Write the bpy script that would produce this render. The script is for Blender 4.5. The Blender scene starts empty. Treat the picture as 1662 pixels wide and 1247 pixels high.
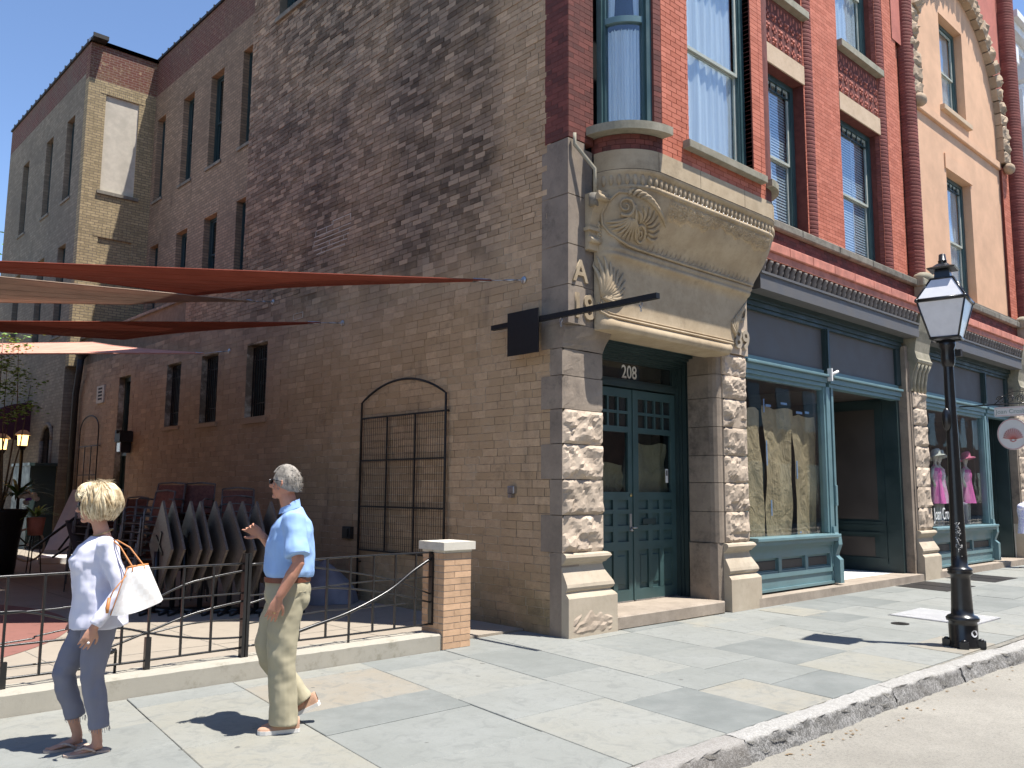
import bpy, math, random
from mathutils import Vector, Matrix
random.seed(7)
R=math.radians; PI=math.pi
sc=bpy.context.scene; COL=sc.collection
# ---------------- camera, sky, sun, exposure ----------------
CAM=Vector((-7.2968,-6.8274,1.66))
def set_camera():
    f=1388.5; yaw,pitch,roll=R(46.91),R(7.14),R(0.41)
    fw=Vector((math.cos(yaw)*math.cos(pitch),math.sin(yaw)*math.cos(pitch),math.sin(pitch)))
    r=fw.cross(Vector((0,0,1))).normalized(); u=r.cross(fw)
    r2=r*math.cos(roll)+u*math.sin(roll); u2=-r*math.sin(roll)+u*math.cos(roll)
    cd=bpy.data.cameras.new('camera'); cam=bpy.data.objects.new('camera',cd); COL.objects.link(cam)
    cd.sensor_width=36; cd.lens=36*f/1662; cd.clip_start=0.05; cd.clip_end=3000
    m=Matrix((r2,u2,-fw)).transposed().to_4x4(); m.translation=CAM
    cam.matrix_world=m; sc.camera=cam
set_camera()
SUN_DIR=Vector((0.461,-0.887,0)).normalized()*math.cos(R(70.5)); SUN_DIR.z=math.sin(R(70.5))
W=bpy.data.worlds.new('World'); sc.world=W; W.use_nodes=True
nt=W.node_tree; bg=nt.nodes['Background']; sky=nt.nodes.new('ShaderNodeTexSky')
sky.sky_type='NISHITA'; sky.sun_disc=False; sky.sun_elevation=R(70.5)
sky.sun_rotation=math.atan2(SUN_DIR.x,SUN_DIR.y); sky.air_density=0.66; sky.dust_density=0.0; sky.ozone_density=2.2
nt.links.new(sky.outputs[0],bg.inputs[0]); bg.inputs[1].default_value=0.15
sl=bpy.data.lights.new('sun','SUN'); sl.energy=5.0; sl.angle=R(0.55); sl.color=(1,0.955,0.885)
so=bpy.data.objects.new('sun',sl); COL.objects.link(so)
so.rotation_euler=SUN_DIR.to_track_quat('Z','Y').to_euler()
sc.view_settings.view_transform='Standard'; sc.view_settings.look='None'
sc.view_settings.exposure=0.85; sc.view_settings.gamma=1
sc.render.engine='CYCLES'
sc.cycles.max_bounces=6; sc.cycles.diffuse_bounces=4; sc.cycles.transparent_max_bounces=12

# ---------------- helpers ----------------
WM={}
def link(o,parent=None,local=False):
    COL.objects.link(o)
    WM.setdefault(o.name,Matrix.Identity(4))
    if parent is not None:
        o.parent=parent
        if not local:
            o.matrix_parent_inverse=WM[parent.name].inverted()
    return o
def tag(o,label=None,cat=None,group=None,kind=None):
    if label: o['label']=label
    if cat: o['category']=cat
    if group: o['group']=group
    if kind: o['kind']=kind
    return o
def thing(name,loc,label,cat,group=None,rotz=0,kind=None):
    o=bpy.data.objects.new(name,None); o.location=loc; o.rotation_euler=(0,0,rotz)
    o.empty_display_size=.1
    link(o); WM[o.name]=Matrix.Translation(loc)@Matrix.Rotation(rotz,4,'Z')
    return tag(o,label,cat,group,kind)
class Fr:   # wall frame: u along, d outward from the wall, z up
    def __init__(s,o,u,n): s.o=Vector(o); s.u=Vector(u).normalized(); s.n=Vector(n).normalized()
    def __call__(s,u,d,z): return s.o+s.u*u+s.n*d+Vector((0,0,z))
ID=Fr((0,0,0),(1,0,0),(0,1,0))
FS=Fr((0,0,0),(0,-1,0),(-1,0,0))     # side wall X=0; u=-Y
def FX(x): return Fr((x,0,0),(0,-1,0),(-1,0,0))
def FY(y): return Fr((0,y,0),(1,0,0),(0,-1,0))
class MB:
    def __init__(s,fr=None): s.v=[]; s.f=[]; s.a=[]; s.fr=fr; s.var=0.5; s.sm=False; s.s=[]
    def vv(s,p):
        s.v.append(tuple(p)); return len(s.v)-1
    def face(s,idx): s.f.append(tuple(idx)); s.a.append(s.var); s.s.append(s.sm)
    def quad(s,*ps): s.face([s.vv(p) for p in ps])
    def box(s,u0,u1,d0,d1,z0,z1,back=True,ch=0):
        T=s.fr or ID
        if ch:   # chamfered front (d1 side)
            P=[T(u,d,z) for d,e in ((d0,0),(d1-ch,0),(d1,ch)) for u,z in ((u0+e,z0+e),(u1-e,z0+e),(u1-e,z1-e),(u0+e,z1-e))]
            b=len(s.v); s.v+= [tuple(p) for p in P]
            for l in (0,4):
                for i in range(4):
                    j=(i+1)%4; s.face((b+l+i,b+l+j,b+l+4+j,b+l+4+i))
            s.face((b+8,b+9,b+10,b+11))
            if back: s.face((b+3,b+2,b+1,b))
            return s
        P=[T(u,d,z) for d in (d0,d1) for u,z in ((u0,z0),(u1,z0),(u1,z1),(u0,z1))]
        b=len(s.v); s.v+=[tuple(p) for p in P]
        for i in range(4):
            j=(i+1)%4; s.face((b+i,b+j,b+4+j,b+4+i))
        s.face((b+4,b+5,b+6,b+7))
        if back: s.face((b+3,b+2,b+1,b))
        return s
    def prism(s,poly,h0,h1,axis='z'):  # poly in (u,d) extruded z; or (d,z) extruded along u
        T=s.fr or ID; n=len(poly); b=len(s.v)
        for h in (h0,h1):
            for p in poly:
                s.v.append(tuple(T(p[0],p[1],h) if axis=='z' else T(h,p[0],p[1]) if axis=='u' else T(p[0],h,p[1])))
        for i in range(n):
            j=(i+1)%n; s.face((b+i,b+j,b+n+j,b+n+i))
        s.face([b+n+i for i in range(n)]); s.face([b+n-1-i for i in range(n)])
        return s
    def tube(s,pts,r,seg=8,cap=True,ref=None):
        pts=[Vector(p) for p in pts]; n=len(pts); b=len(s.v)
        rr=r if isinstance(r,list) else [r]*n
        sm=s.sm; s.sm=True; prev=None
        for i,p in enumerate(pts):
            t=(pts[min(i+1,n-1)]-pts[max(i-1,0)])
            t=t.normalized() if t.length>1e-9 else Vector((0,0,1))
            if prev is None:
                a=Vector(ref) if ref else (Vector((0,0,1)) if abs(t.z)<.9 else Vector((1,0,0)))
            else: a=prev
            a=(a-t*a.dot(t)); a=a.normalized() if a.length>1e-6 else t.orthogonal().normalized()
            c=t.cross(a); prev=a
            q=rr[i]; ra,rb=(q if isinstance(q,(tuple,list)) else (q,q))
            for k in range(seg):
                th=2*PI*k/seg
                s.v.append(tuple(p+a*(ra*math.cos(th))+c*(rb*math.sin(th))))
        for i in range(n-1):
            for k in range(seg):
                k2=(k+1)%seg
                s.face((b+i*seg+k,b+i*seg+k2,b+(i+1)*seg+k2,b+(i+1)*seg+k))
        s.sm=False
        if cap:
            s.face([b+k for k in range(seg)][::-1]); s.face([b+(n-1)*seg+k for k in range(seg)])
        s.sm=sm; return s
    def lathe(s,prof,c,seg=20,a0=0,a1=2*PI,smooth=True,sx=1,sy=1):  # prof: (r,z)
        b=len(s.v); full=abs(a1-a0-2*PI)<1e-6; m=seg if full else seg+1
        sm=s.sm; s.sm=smooth
        for r,z in prof:
            for k in range(m):
                th=a0+(a1-a0)*k/seg
                s.v.append((c[0]+sx*r*math.cos(th),c[1]+sy*r*math.sin(th),c[2]+z))
        for i in range(len(prof)-1):
            for k in range(seg):
                k2=(k+1)%m
                s.face((b+i*m+k,b+i*m+k2,b+(i+1)*m+k2,b+(i+1)*m+k))
        s.sm=sm; return s
    def grid(s,fn,nu,nv,smooth=True):
        b=len(s.v); sm=s.sm; s.sm=smooth
        for j in range(nv+1):
            for i in range(nu+1): s.v.append(tuple(fn(i/nu,j/nv)))
        for j in range(nv):
            for i in range(nu):
                k=b+j*(nu+1)+i; s.face((k,k+1,k+nu+2,k+nu+1))
        s.sm=sm; return s
    def ball(s,c,r,seg=10,rings=6,rot=None):
        rx,ry,rz=r if isinstance(r,(tuple,list)) else (r,r,r)
        c=Vector(c)
        def fn(u,v):
            th=2*PI*u; ph=PI*(v-.5)
            q=Vector((rx*math.cos(ph)*math.cos(th),ry*math.cos(ph)*math.sin(th),rz*math.sin(ph)))
            if rot: q=rot@q
            return c+q
        return s.grid(fn,seg,rings)
    def mesh(s,name,mat=None):
        me=bpy.data.meshes.new(name); me.from_pydata(s.v,[],s.f)
        at=me.attributes.new('var','FLOAT','FACE'); at.data.foreach_set('value',s.a)
        me.polygons.foreach_set('use_smooth',s.s)
        if mat: me.materials.append(mat)
        me.validate(); me.update(); return me
    def build(s,name,mat,parent=None,local=False,stuff=False):
        o=bpy.data.objects.new(name,s.mesh(name,mat)); link(o,parent,local)
        if stuff: o['kind']='stuff'
        return o
def bx(name,mat,parent,F,*a,var=.5,ch=0):
    m=MB(F); m.var=var; m.box(*a,ch=ch); return m.build(name,mat,parent)
def copy_tree(o,parent=None):
    c=o.copy(); COL.objects.link(c)
    if parent is not None: c.parent=parent
    for ch in list(o.children): copy_tree(ch,c)
    return c
def recalc(o):
    import bmesh
    bm=bmesh.new(); bm.from_mesh(o.data); bmesh.ops.remove_doubles(bm,verts=bm.verts,dist=1e-5)
    bmesh.ops.recalc_face_normals(bm,faces=bm.faces); bm.to_mesh(o.data); bm.free()
def text(name,body,size,F,u,d,z,mat,parent,ext=.003,align='CENTER',sx=1,font_off=0,tilt=0):
    cu=bpy.data.curves.new(name,'FONT'); cu.body=body; cu.size=size; cu.extrude=ext; cu.align_x=align
    cu.offset=font_off; cu.materials.append(mat); cu.resolution_u=3
    tmp=bpy.data.objects.new('tmp_text',cu); me=bpy.data.meshes.new_from_object(tmp); me.name=name
    o=bpy.data.objects.new(name,me); bpy.data.objects.remove(tmp)
    link(o,parent)
    m=Matrix((F.u*sx,Vector((0,0,1)),F.n)).transposed().to_4x4(); m.translation=F(u,d,z)
    if parent is not None: o.matrix_parent_inverse=WM[parent.name].inverted()
    me.transform(m); return o

# ---------------- materials ----------------
class NT:
    def __init__(s,name):
        s.m=bpy.data.materials.new(name); s.m.use_nodes=True; s.t=s.m.node_tree; s.N=s.t.nodes; s.L=s.t.links
        s.b=s.N['Principled BSDF']; s.out=s.N['Material Output']
        s.pos=s.N.new('ShaderNodeNewGeometry').outputs['Position']
    def n(s,t,**k):
        o=s.N.new(t)
        for a,b in k.items(): setattr(o,a,b)
        return o
    def l(s,a,b): s.L.new(a,b)
    def mp(s,scale=(1,1,1),loc=(0,0,0),vec=None):
        o=s.n('ShaderNodeMapping'); o.inputs['Scale'].default_value=scale; o.inputs['Location'].default_value=loc
        s.l(vec or s.pos,o.inputs['Vector']); return o.outputs[0]
    def noise(s,scale,detail=4,rough=.6,vec=None,dist=0):
        o=s.n('ShaderNodeTexNoise'); o.inputs['Scale'].default_value=scale; o.inputs['Detail'].default_value=detail
        o.inputs['Roughness'].default_value=rough; o.inputs['Distortion'].default_value=dist
        s.l(vec or s.pos,o.inputs['Vector']); return o.outputs['Fac']
    def ramp(s,fac,stops):
        o=s.n('ShaderNodeValToRGB'); e=o.color_ramp.elements
        while len(e)<len(stops): e.new(.5)
        for i,(p,c) in enumerate(stops):
            e[i].position=p; e[i].color=(c if isinstance(c,(tuple,list)) else (c,c,c))[:3]+(1,) if not isinstance(c,(tuple,list)) else tuple(c[:3])+(1,)
        s.l(fac,o.inputs[0]); return o.outputs[0]
    def mix(s,fac,a,b,mode='MIX'):
        o=s.n('ShaderNodeMix',data_type='RGBA',blend_type=mode)
        for v,i in ((fac,0),(a,6),(b,7)):
            if isinstance(v,(int,float)): o.inputs[i].default_value=v
            elif isinstance(v,(tuple,list)): o.inputs[i].default_value=tuple(v[:3])+(1,)
            else: s.l(v,o.inputs[i])
        return o.outputs[2]
    def math(s,op,a,b=0,c=0):
        o=s.n('ShaderNodeMath',operation=op)
        for i,v in enumerate((a,b,c)):
            if isinstance(v,(int,float)): o.inputs[i].default_value=v
            else: s.l(v,o.inputs[i])
        return o.outputs[0]
    def mr(s,v,a,b,c=0,d=1,smooth=True):
        o=s.n('ShaderNodeMapRange'); 
        if smooth: o.interpolation_type='SMOOTHSTEP'
        s.l(v,o.inputs[0])
        for i,q in zip((1,2,3,4),(a,b,c,d)): o.inputs[i].default_value=q
        return o.outputs[0]
    def attr(s):
        o=s.n('ShaderNodeAttribute',attribute_name='var'); return o.outputs['Fac']
    def xyz(s):
        o=s.n('ShaderNodeSeparateXYZ'); s.l(s.pos,o.inputs[0]); return o.outputs
    def bump(s,h,strength=.3,dist=.01,prev=None):
        o=s.n('ShaderNodeBump'); o.inputs['Strength'].default_value=strength; o.inputs['Distance'].default_value=dist
        s.l(h,o.inputs['Height'])
        if prev: s.l(prev,o.inputs['Normal'])
        s.l(o.outputs[0],s.b.inputs['Normal']); return o.outputs[0]
    def col(s,c):
        if isinstance(c,(tuple,list)): s.b.inputs['Base Color'].default_value=tuple(c[:3])+(1,)
        else: s.l(c,s.b.inputs['Base Color'])
    def set(s,rough=.8,metal=0,spec=.5):
        s.b.inputs['Roughness'].default_value=rough; s.b.inputs['Metallic'].default_value=metal
        s.b.inputs['Specular IOR Level'].default_value=spec
        return s
def mul(c,k): return tuple(x*k for x in c)
def surf(name,c,rough=.8,ns=6,amt=.25,bump=.2,bscale=40,metal=0,spec=.4,vamt=0,c2=None,dirt=None,bd=.004):
    t=NT(name); t.set(rough,metal,spec)
    n=t.noise(ns,5,.65)
    col=t.mix(t.mr(n,.3,.7),mul(c,1-amt),c2 or mul(c,1+amt))
    if vamt:
        v=t.attr(); col=t.mix(1,col,t.ramp(v,[(0,1-vamt),(1,1+vamt)]) ,'MULTIPLY')
    if dirt:
        d=t.noise(ns*.35,6,.75); col=t.mix(t.mr(d,.52,.72,0,dirt[1]),col,dirt[0])
    t.col(col)
    if bump: t.bump(t.noise(bscale,5,.6),bump,bd)
    return t.m
M={}
def side_brick(name,upper):
    t=NT(name); t.set(.92,0,.2); x,y,z=t.xyz()
    big=t.noise(.55,6,.7); mid=t.noise(2.3,5,.7); fine=t.noise(14,4,.7); v=t.attr()
    cream=t.mix(mid,(.345,.25,.16),(.52,.395,.265))
    cream=t.mix(t.math('MULTIPLY',v,.8),cream,t.mix(fine,(.27,.185,.125),(.58,.46,.335)))
    grey=t.mix(mid,(.070,.058,.046),(.20,.165,.128)); grey=t.mix(v,mul((.15,.12,.10),.5),t.mix(.62,grey,(.38,.30,.235)))
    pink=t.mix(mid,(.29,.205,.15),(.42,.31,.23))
    # soot: high on the wall, ends at a straight vertical edge near the corner
    ym=t.math('ADD',y,t.math('MULTIPLY',t.math('SUBTRACT',mid,.5),.5))
    s1=t.mr(ym,1.05,1.55); s2=t.mr(t.math('ADD',z,t.math('MULTIPLY',t.math('SUBTRACT',big,.5),2.2)),3.9,5.6)
    soot=t.math('MULTIPLY',t.math('MULTIPLY',s1,s2),t.mr(big,.30,.60,.30,1))
    st=t.noise(1,5,.7,t.mp((2.2,2.2,.35))); soot=t.math('MAXIMUM',soot,t.mr(st,.56,.75,0,.62))
    damp=t.math('MULTIPLY',t.mr(z,1.1,.1),t.mr(mid,.3,.7,.3,1))
    pk=t.math('MULTIPLY',t.mr(ym,6.0,7.6),t.mr(big,.25,.6,.35,.9))  # pink glow of the sails put into the wall colour
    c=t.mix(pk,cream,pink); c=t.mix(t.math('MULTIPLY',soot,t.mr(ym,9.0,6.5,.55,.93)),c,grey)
    c=t.mix(t.mr(z,4.2,5.6,.40,.62),c,t.mix(1,c,t.ramp(v,[(0,(.72,.70,.68)),(.75,(1,1,1)),(1,(1.40,1.37,1.30))]),'MULTIPLY')); c=t.mix(1,c,(1.07,1.01,.92),'MULTIPLY'); c=t.mix(t.math('MULTIPLY',damp,.6),c,(.10,.105,.055))
    sp=t.noise(30,3,.8); c=t.mix(t.mr(sp,.66,.72,0,.75),c,(.05,.04,.035))
    ln=t.mr(t.noise(3.3,5,.8),.6,.7); c=t.mix(t.math('MULTIPLY',ln,.35),c,(.10,.08,.065))
    bl=t.noise(1.5,7,.8); c=t.mix(t.mr(bl,.56,.66,0,.32),c,(.10,.078,.06)); c=t.mix(t.mr(bl,.44,.36,0,.35),c,(.42,.34,.245)); t.col(c); t.bump(t.noise(28,6,.75),.8,.012); return t.m
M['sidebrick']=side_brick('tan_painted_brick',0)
def mortar_m():
    t=NT('lime_mortar'); t.set(.95,0,.2); x,y,z=t.xyz()
    n=t.noise(.9,5,.75); n2=t.noise(7,3,.6)
    a=t.mr(n,.44,.56); up=t.mr(z,5.2,4.4)
    yy=t.mr(y,1.7,1.1); a2=t.math('MAXIMUM',up,yy)
    c=t.mix(t.math('MULTIPLY',a,a2),(.15,.12,.088),(.66,.58,.46)); c=t.mix(t.mr(n2,.4,.7,0,.45),c,(.25,.20,.145)); c=t.mix(t.math('MULTIPLY',up,t.mr(n2,.3,.6,.0,.5)),c,(.235,.18,.125))
    t.col(c); return t.m
M['mortar']=mortar_m()
def flat_brick(name,base,soot,bw,bh,axis,red_z=None,mort=(.14,.115,.095),k=.6):
    """brick courses too far away to pick apart"""
    t=NT(name); t.set(.9,0,.2); x,y,z=t.xyz()
    cv=t.n('ShaderNodeCombineXYZ'); t.l(y if axis=='y' else x,cv.inputs[0]); t.l(z,cv.inputs[1])
    br=t.n('ShaderNodeTexBrick'); br.inputs['Scale'].default_value=1; br.inputs['Brick Width'].default_value=bw
    br.inputs['Row Height'].default_value=bh; br.inputs['Mortar Size'].default_value=.009; br.inputs['Mortar Smooth'].default_value=.2
    br.inputs['Color1'].default_value=mul(base,.8)+(1,); br.inputs['Color2'].default_value=mul(base,1.2)+(1,); br.inputs['Mortar'].default_value=mort+(1,)
    t.l(cv.outputs[0],br.inputs['Vector'])
    c=br.outputs['Color']; big=t.noise(.5,6,.72); mid=t.noise(2.4,5,.7)
    if red_z is not None:
        rb=t.mix(mid,(.10,.038,.030),(.24,.085,.065)); 
        c=t.mix(t.math('GREATER_THAN',z,red_z),c,t.mix(br.outputs['Fac'],t.mix(.5,rb,t.mix(1,rb,t.mix(.35,br.outputs['Color'],(1,1,1)),'MULTIPLY')),(.20,.14,.12)))
    c=t.mix(t.mr(big,.35,.7,0,k),c,soot); c=t.mix(t.mr(t.noise(9,3,.7),.5,.62,0,.35),c,mul(base,.55)); c=t.mix(t.mr(t.noise(11,3,.7),.58,.68,0,.35),c,mul(base,1.5))
    st=t.noise(1,5,.7,t.mp((3,3,.3))); c=t.mix(t.mr(st,.55,.75,0,.6),c,mul(soot,.7))
    t.col(c); t.bump(br.outputs['Fac'],-.5,.006); return t.m
M['recbrick']=flat_brick('tan_brick_upper',(.31,.215,.14),(.135,.098,.07),.22,.077,'y',13.38)
M['annexface']=flat_brick('tan_brick_annex',(.36,.28,.16),(.22,.17,.10),.22,.077,'x',13.38,k=.35)
M['annexside']=flat_brick('brown_stucco_annex',(.24,.20,.145),(.13,.11,.085),.24,.09,'y',13.6,(.17,.14,.105))
M['infill']=surf('painted_infill_brick',(.50,.45,.37),.9,3,.12,.2,30)
def red_m(name,c1,c2):
    t=NT(name); t.set(.75,0,.3); v=t.attr(); n=t.noise(5,5,.65); f=t.noise(40,4,.7)
    c=t.mix(v,c1,c2); c=t.mix(t.mr(n,.35,.7,0,.35),c,mul(c1,.62)); c=t.mix(t.mr(f,.55,.8,0,.3),c,(.55,.3,.22))
    dk=t.noise(1.1,6,.8); c=t.mix(t.mr(dk,.6,.74,0,.45),c,(.10,.045,.035))
    t.col(c); t.bump(f,.25,.004); return t.m
M['red']=red_m('red_pressed_brick',(.46,.135,.078),(.60,.20,.125))
M['redcol']=red_m('red_rounded_brick',(.17,.048,.038),(.25,.075,.058))  # brick colour darkened to stand for shading on the rounded columns
M['redjoint']=surf('dark_red_mortar',(.15,.045,.035),.95,8,.2)
M['terra']=surf('terracotta_tile_red',(.40,.125,.085),.75,14,.3,.3,60)
M['redmould']=surf('salmon_red_moulding',(.52,.20,.14),.7,4,.22,.15,50,vamt=.08)
M['redshade']=red_m('shaded_red_brick',(.10,.035,.028),(.20,.06,.045))  # red brick with shade in its colour, for returns, reveals and frieze
def stone_m(name,c,c2,dk,dka=.5,sc_=1,rough=.9,bump=.45):
    t=NT(name); t.set(rough,0,.25); v=t.attr()
    a=t.noise(1.6*sc_,6,.7); b=t.noise(9*sc_,6,.75); f=t.noise(70*sc_,4,.8)
    col=t.mix(t.mr(a,.3,.7),c,c2); col=t.mix(t.mr(b,.5,.75,0,.35),col,mul(c,.62))
    ly=t.noise(1,6,.7,t.mp((.7,.7,5))); col=t.mix(t.mr(ly,.5,.7,0,.25),col,mul(c2,.75))
    dd=t.noise(.9*sc_,7,.8); col=t.mix(t.mr(dd,.5,.72,0,dka),col,dk)
    col=t.mix(1,col,t.ramp(v,[(0,.82),(1,1.14)]),'MULTIPLY')
    col=t.mix(t.mr(f,.62,.75,0,.35),col,mul(dk,.8))
    t.col(col)
    h=t.math('ADD',t.math('MULTIPLY',b,1),t.math('MULTIPLY',f,.35)); t.bump(h,bump,.012); return t.m
M['stone']=stone_m('sandstone_rough',(.40,.32,.245),(.50,.41,.32),(.24,.19,.145),.45)
M['stonesm']=stone_m('sandstone_dressed',(.41,.345,.26),(.49,.42,.325),(.25,.20,.15),.35,1,.85,.16)
M['stonegr']=stone_m('sandstone_grey_stained',(.235,.19,.15),(.33,.27,.21),(.065,.057,.05),.75,1.3,.9,.3)
M['corbel']=stone_m('sandstone_carved',(.38,.29,.185),(.50,.40,.27),(.17,.125,.08),.6,1.2,.85,.12)
M['sillst']=stone_m('mossy_stone_sill',(.25,.23,.17),(.36,.325,.25),(.10,.105,.06),.5,2,.9,.3)
M['soot']=stone_m('sooty_stone_cornice',(.15,.135,.11),(.25,.225,.185),(.04,.037,.033),.7,3,.95,.3)
M['tanstone']=stone_m('buff_lintel_stone',(.52,.38,.25),(.60,.45,.31),(.32,.22,.15),.25,2,.85,.1)
M['archst']=stone_m('buff_arch_stone',(.36,.265,.18),(.46,.35,.245),(.18,.13,.09),.4,2,.9,.4)
M['step']=stone_m('worn_doorstep',(.27,.225,.18),(.37,.31,.25),(.12,.10,.08),.4,2,.85,.15)
M['stucco']=surf('peach_stucco',(.64,.385,.235),.85,1.3,.09,.15,60,dirt=((.42,.26,.16),.35))
M['stuccored']=surf('red_stucco',(.46,.15,.11),.85,2,.12,.15,60)
def paint(name,c,rough=.38,amt=.1,bump=.06):
    t=NT(name); t.set(rough,0,.5); n=t.noise(3,5,.6); g=t.noise(1,4,.6,t.mp((30,30,3)))
    c0=t.mix(t.mr(n,.3,.7),mul(c,1-amt),mul(c,1+amt)); d=t.noise(9,6,.8)
    c0=t.mix(t.mr(d,.62,.8,0,.3),c0,mul(c,.45)); t.col(c0); t.bump(g,bump,.004)
    r=t.mr(n,.3,.7,rough-.08,rough+.12); t.l(r,t.b.inputs['Roughness']); return t.m
M['teal']=paint('teal_paint',(.125,.212,.228))
M['tealdoor']=paint('door_shade_green',(.044,.088,.09),.4)  # teal darkened to carry the door recess shade; window frames share it
M['tealdk']=paint('dark_green_paint',(.022,.042,.043),.45)
M['greypaint']=paint('slate_grey_paint',(.11,.106,.104),.6,.06)
M['brownpan']=paint('brown_panel_paint',(.062,.052,.045),.6)
M['eggs']=surf('taupe_cornice_paint',(.19,.165,.145),.8,4,.2,.2)
M['stopcol']=surf('pale_window_stop',(.40,.42,.36),.6,5,.12,.08)
M['black']=surf('black_gloss_metal',(.012,.012,.013),.28,20,.2,.08,90,spec=.6)
M['blackmatt']=surf('black_matt_metal',(.008,.008,.009),.5,20,.2,0,90)
M['iron']=surf('rusty_black_iron',(.018,.015,.013),.6,12,.4,.1)
M['alu']=surf('dull_aluminium_tube',(.16,.16,.16),.5,15,.25,.05,60,metal=.5)
M['steel']=surf('galvanised_steel',(.42,.42,.43),.38,15,.15,.05,60,metal=.9)
M['brass']=surf('dull_brass',(.42,.33,.16),.35,15,.2,.05,60,metal=.9)
M['white']=surf('white_paint',(.74,.73,.71),.6,3,.05,.05)
M['frost']=surf('frosted_lamp_glass',(.66,.66,.68),.25,8,.05,0,50,spec=.7)
M['curtain']=None
def cloth_m(name,c,scale=(25,25,.5),amt=.12,rough=.9,tr=0,bump=.25):
    t=NT(name); t.set(rough,0,.15); n=t.noise(1,3,.5,t.mp(scale)); 
    t.col(t.mix(t.mr(n,.3,.7),mul(c,1-amt),mul(c,1+amt))); t.bump(n,bump,.01)
    if tr:
        d=t.n('ShaderNodeBsdfTranslucent'); d.inputs[0].default_value=tuple(c)+(1,)
        mx=t.n('ShaderNodeMixShader'); mx.inputs[0].default_value=tr
        t.l(t.b.outputs[0],mx.inputs[1]); t.l(d.outputs[0],mx.inputs[2]); t.l(mx.outputs[0],t.out.inputs[0])
    return t.m
M['curtain']=cloth_m('white_sheer_curtain',(.84,.84,.82))
M['blind']=surf('white_blind_slat',(.72,.74,.74),.5,5,.05,0)
def glass_m(name,refl=.12,tint=(.8,.85,.85),wav=.03,rough=.02,boost=1.0):
    t=NT(name); t.N.remove(t.b)
    tr=t.n('ShaderNodeBsdfTransparent'); tr.inputs[0].default_value=tint+(1,)
    gl=t.n('ShaderNodeBsdfGlossy'); gl.inputs['Roughness'].default_value=rough; gl.inputs[0].default_value=(.95,.97,1,1)
    g=t.n('ShaderNodeNewGeometry'); dt=t.n('ShaderNodeVectorMath',operation='DOT_PRODUCT'); t.l(g.outputs['Incoming'],dt.inputs[0]); t.l(g.outputs['True Normal'],dt.inputs[1])
    fz=t.math('ADD',.04,t.math('MULTIPLY',.96,t.math('POWER',t.math('SUBTRACT',1,t.math('ABSOLUTE',dt.outputs['Value'])),5)))
    bp=t.n('ShaderNodeBump'); bp.inputs['Strength'].default_value=wav; bp.inputs['Distance'].default_value=.1
    t.l(t.noise(1.3,2,.5),bp.inputs['Height']); t.l(bp.outputs[0],gl.inputs['Normal'])
    f=t.math('MINIMUM',t.math('ADD',t.math('MULTIPLY',fz,boost),refl),.9)
    mx=t.n('ShaderNodeMixShader'); t.l(f,mx.inputs[0]); t.l(tr.outputs[0],mx.inputs[1]); t.l(gl.outputs[0],mx.inputs[2])
    t.l(mx.outputs[0],t.out.inputs[0]); return t.m
M['glass']=glass_m('window_glass',.03)
M['glassup']=glass_m('old_sky_reflecting_glass',.07,(.88,.92,.94),.12)
M['glassshop']=glass_m('shop_plate_glass',.0,(.95,.96,.95),.02)
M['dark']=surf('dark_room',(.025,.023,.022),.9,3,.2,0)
M['darkglass']=surf('dark_green_window_glass',(.018,.022,.022),.08,3,.2,.02,3,spec=.8)
def kraft():
    t=NT('brown_kraft_paper'); t.set(.8,0,.2); n=t.noise(3,5,.6,dist=1.5); f=t.noise(1,4,.6,t.mp((2.2,2.2,.7)),dist=2)
    t.col(t.mix(t.mr(n,.3,.7),(.31,.25,.155),(.42,.34,.22))); t.bump(t.math('ADD',n,t.math('MULTIPLY',f,1.4)),.9,.06); return t.m
M['kraft']=kraft()
def slab_m():
    t=NT('bluestone_slab'); t.set(.72,0,.35); v=t.attr(); a=t.noise(1.2,6,.68); b=t.noise(5,7,.75,dist=1.2); f=t.noise(90,4,.7)
    base=t.ramp(v,[(0,(.15,.163,.156)),(.35,(.20,.21,.196)),(.62,(.24,.246,.228)),(.85,(.26,.252,.212)),(1,(.27,.232,.178))])
    c=t.mix(t.mr(a,.35,.68,0,.45),base,(.27,.28,.268)); c=t.mix(t.mr(b,.48,.66,0,.5),c,(.16,.168,.16)); c=t.mix(t.mr(t.noise(38,5,.8),.56,.72,0,.35),c,(.13,.135,.13)); gum=t.noise(7,1,.3); c=t.mix(t.mr(gum,.775,.79,0,.7),c,(.09,.09,.085))
    rk=t.noise(2.2,8,.8,dist=2.5); c=t.mix(t.mr(t.math('ABSOLUTE',t.math('SUBTRACT',rk,.5)),.012,.0,0,.4),c,(.16,.17,.16))
    st=t.noise(.7,6,.7); c=t.mix(t.mr(st,.6,.72,0,.4),c,(.33,.30,.24))
    t.col(c); h=t.math('ADD',b,t.math('MULTIPLY',f,.15)); t.bump(h,.5,.014); return t.m
M['slab']=slab_m()
M['slabjoint']=surf('sandy_joint',(.20,.19,.165),.95,20,.3,.3,60)
def concrete(name,c,c2,amt=.5):
    t=NT(name); t.set(.88,0,.25); a=t.noise(.9,7,.75); b=t.noise(6,6,.75); f=t.noise(120,3,.8)
    k=t.mix(t.mr(a,.35,.7),c,mul(c,1.12)); k=t.mix(t.mr(b,.5,.75,0,amt),k,c2); k=t.mix(t.mr(f,.6,.75,0,.4),k,mul(c2,.7))
    t.col(k); t.bump(t.math('ADD',b,t.math('MULTIPLY',f,.4)),.3,.006); return t.m
M['conc']=concrete('patio_concrete',(.30,.26,.21),(.21,.185,.15),.5)
M['concw']=concrete('weathered_kerb_concrete',(.36,.335,.28),(.19,.175,.125),.7)
M['patiored']=concrete('patio_red_paint',(.22,.10,.082),(.14,.07,.058),.6)
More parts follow.
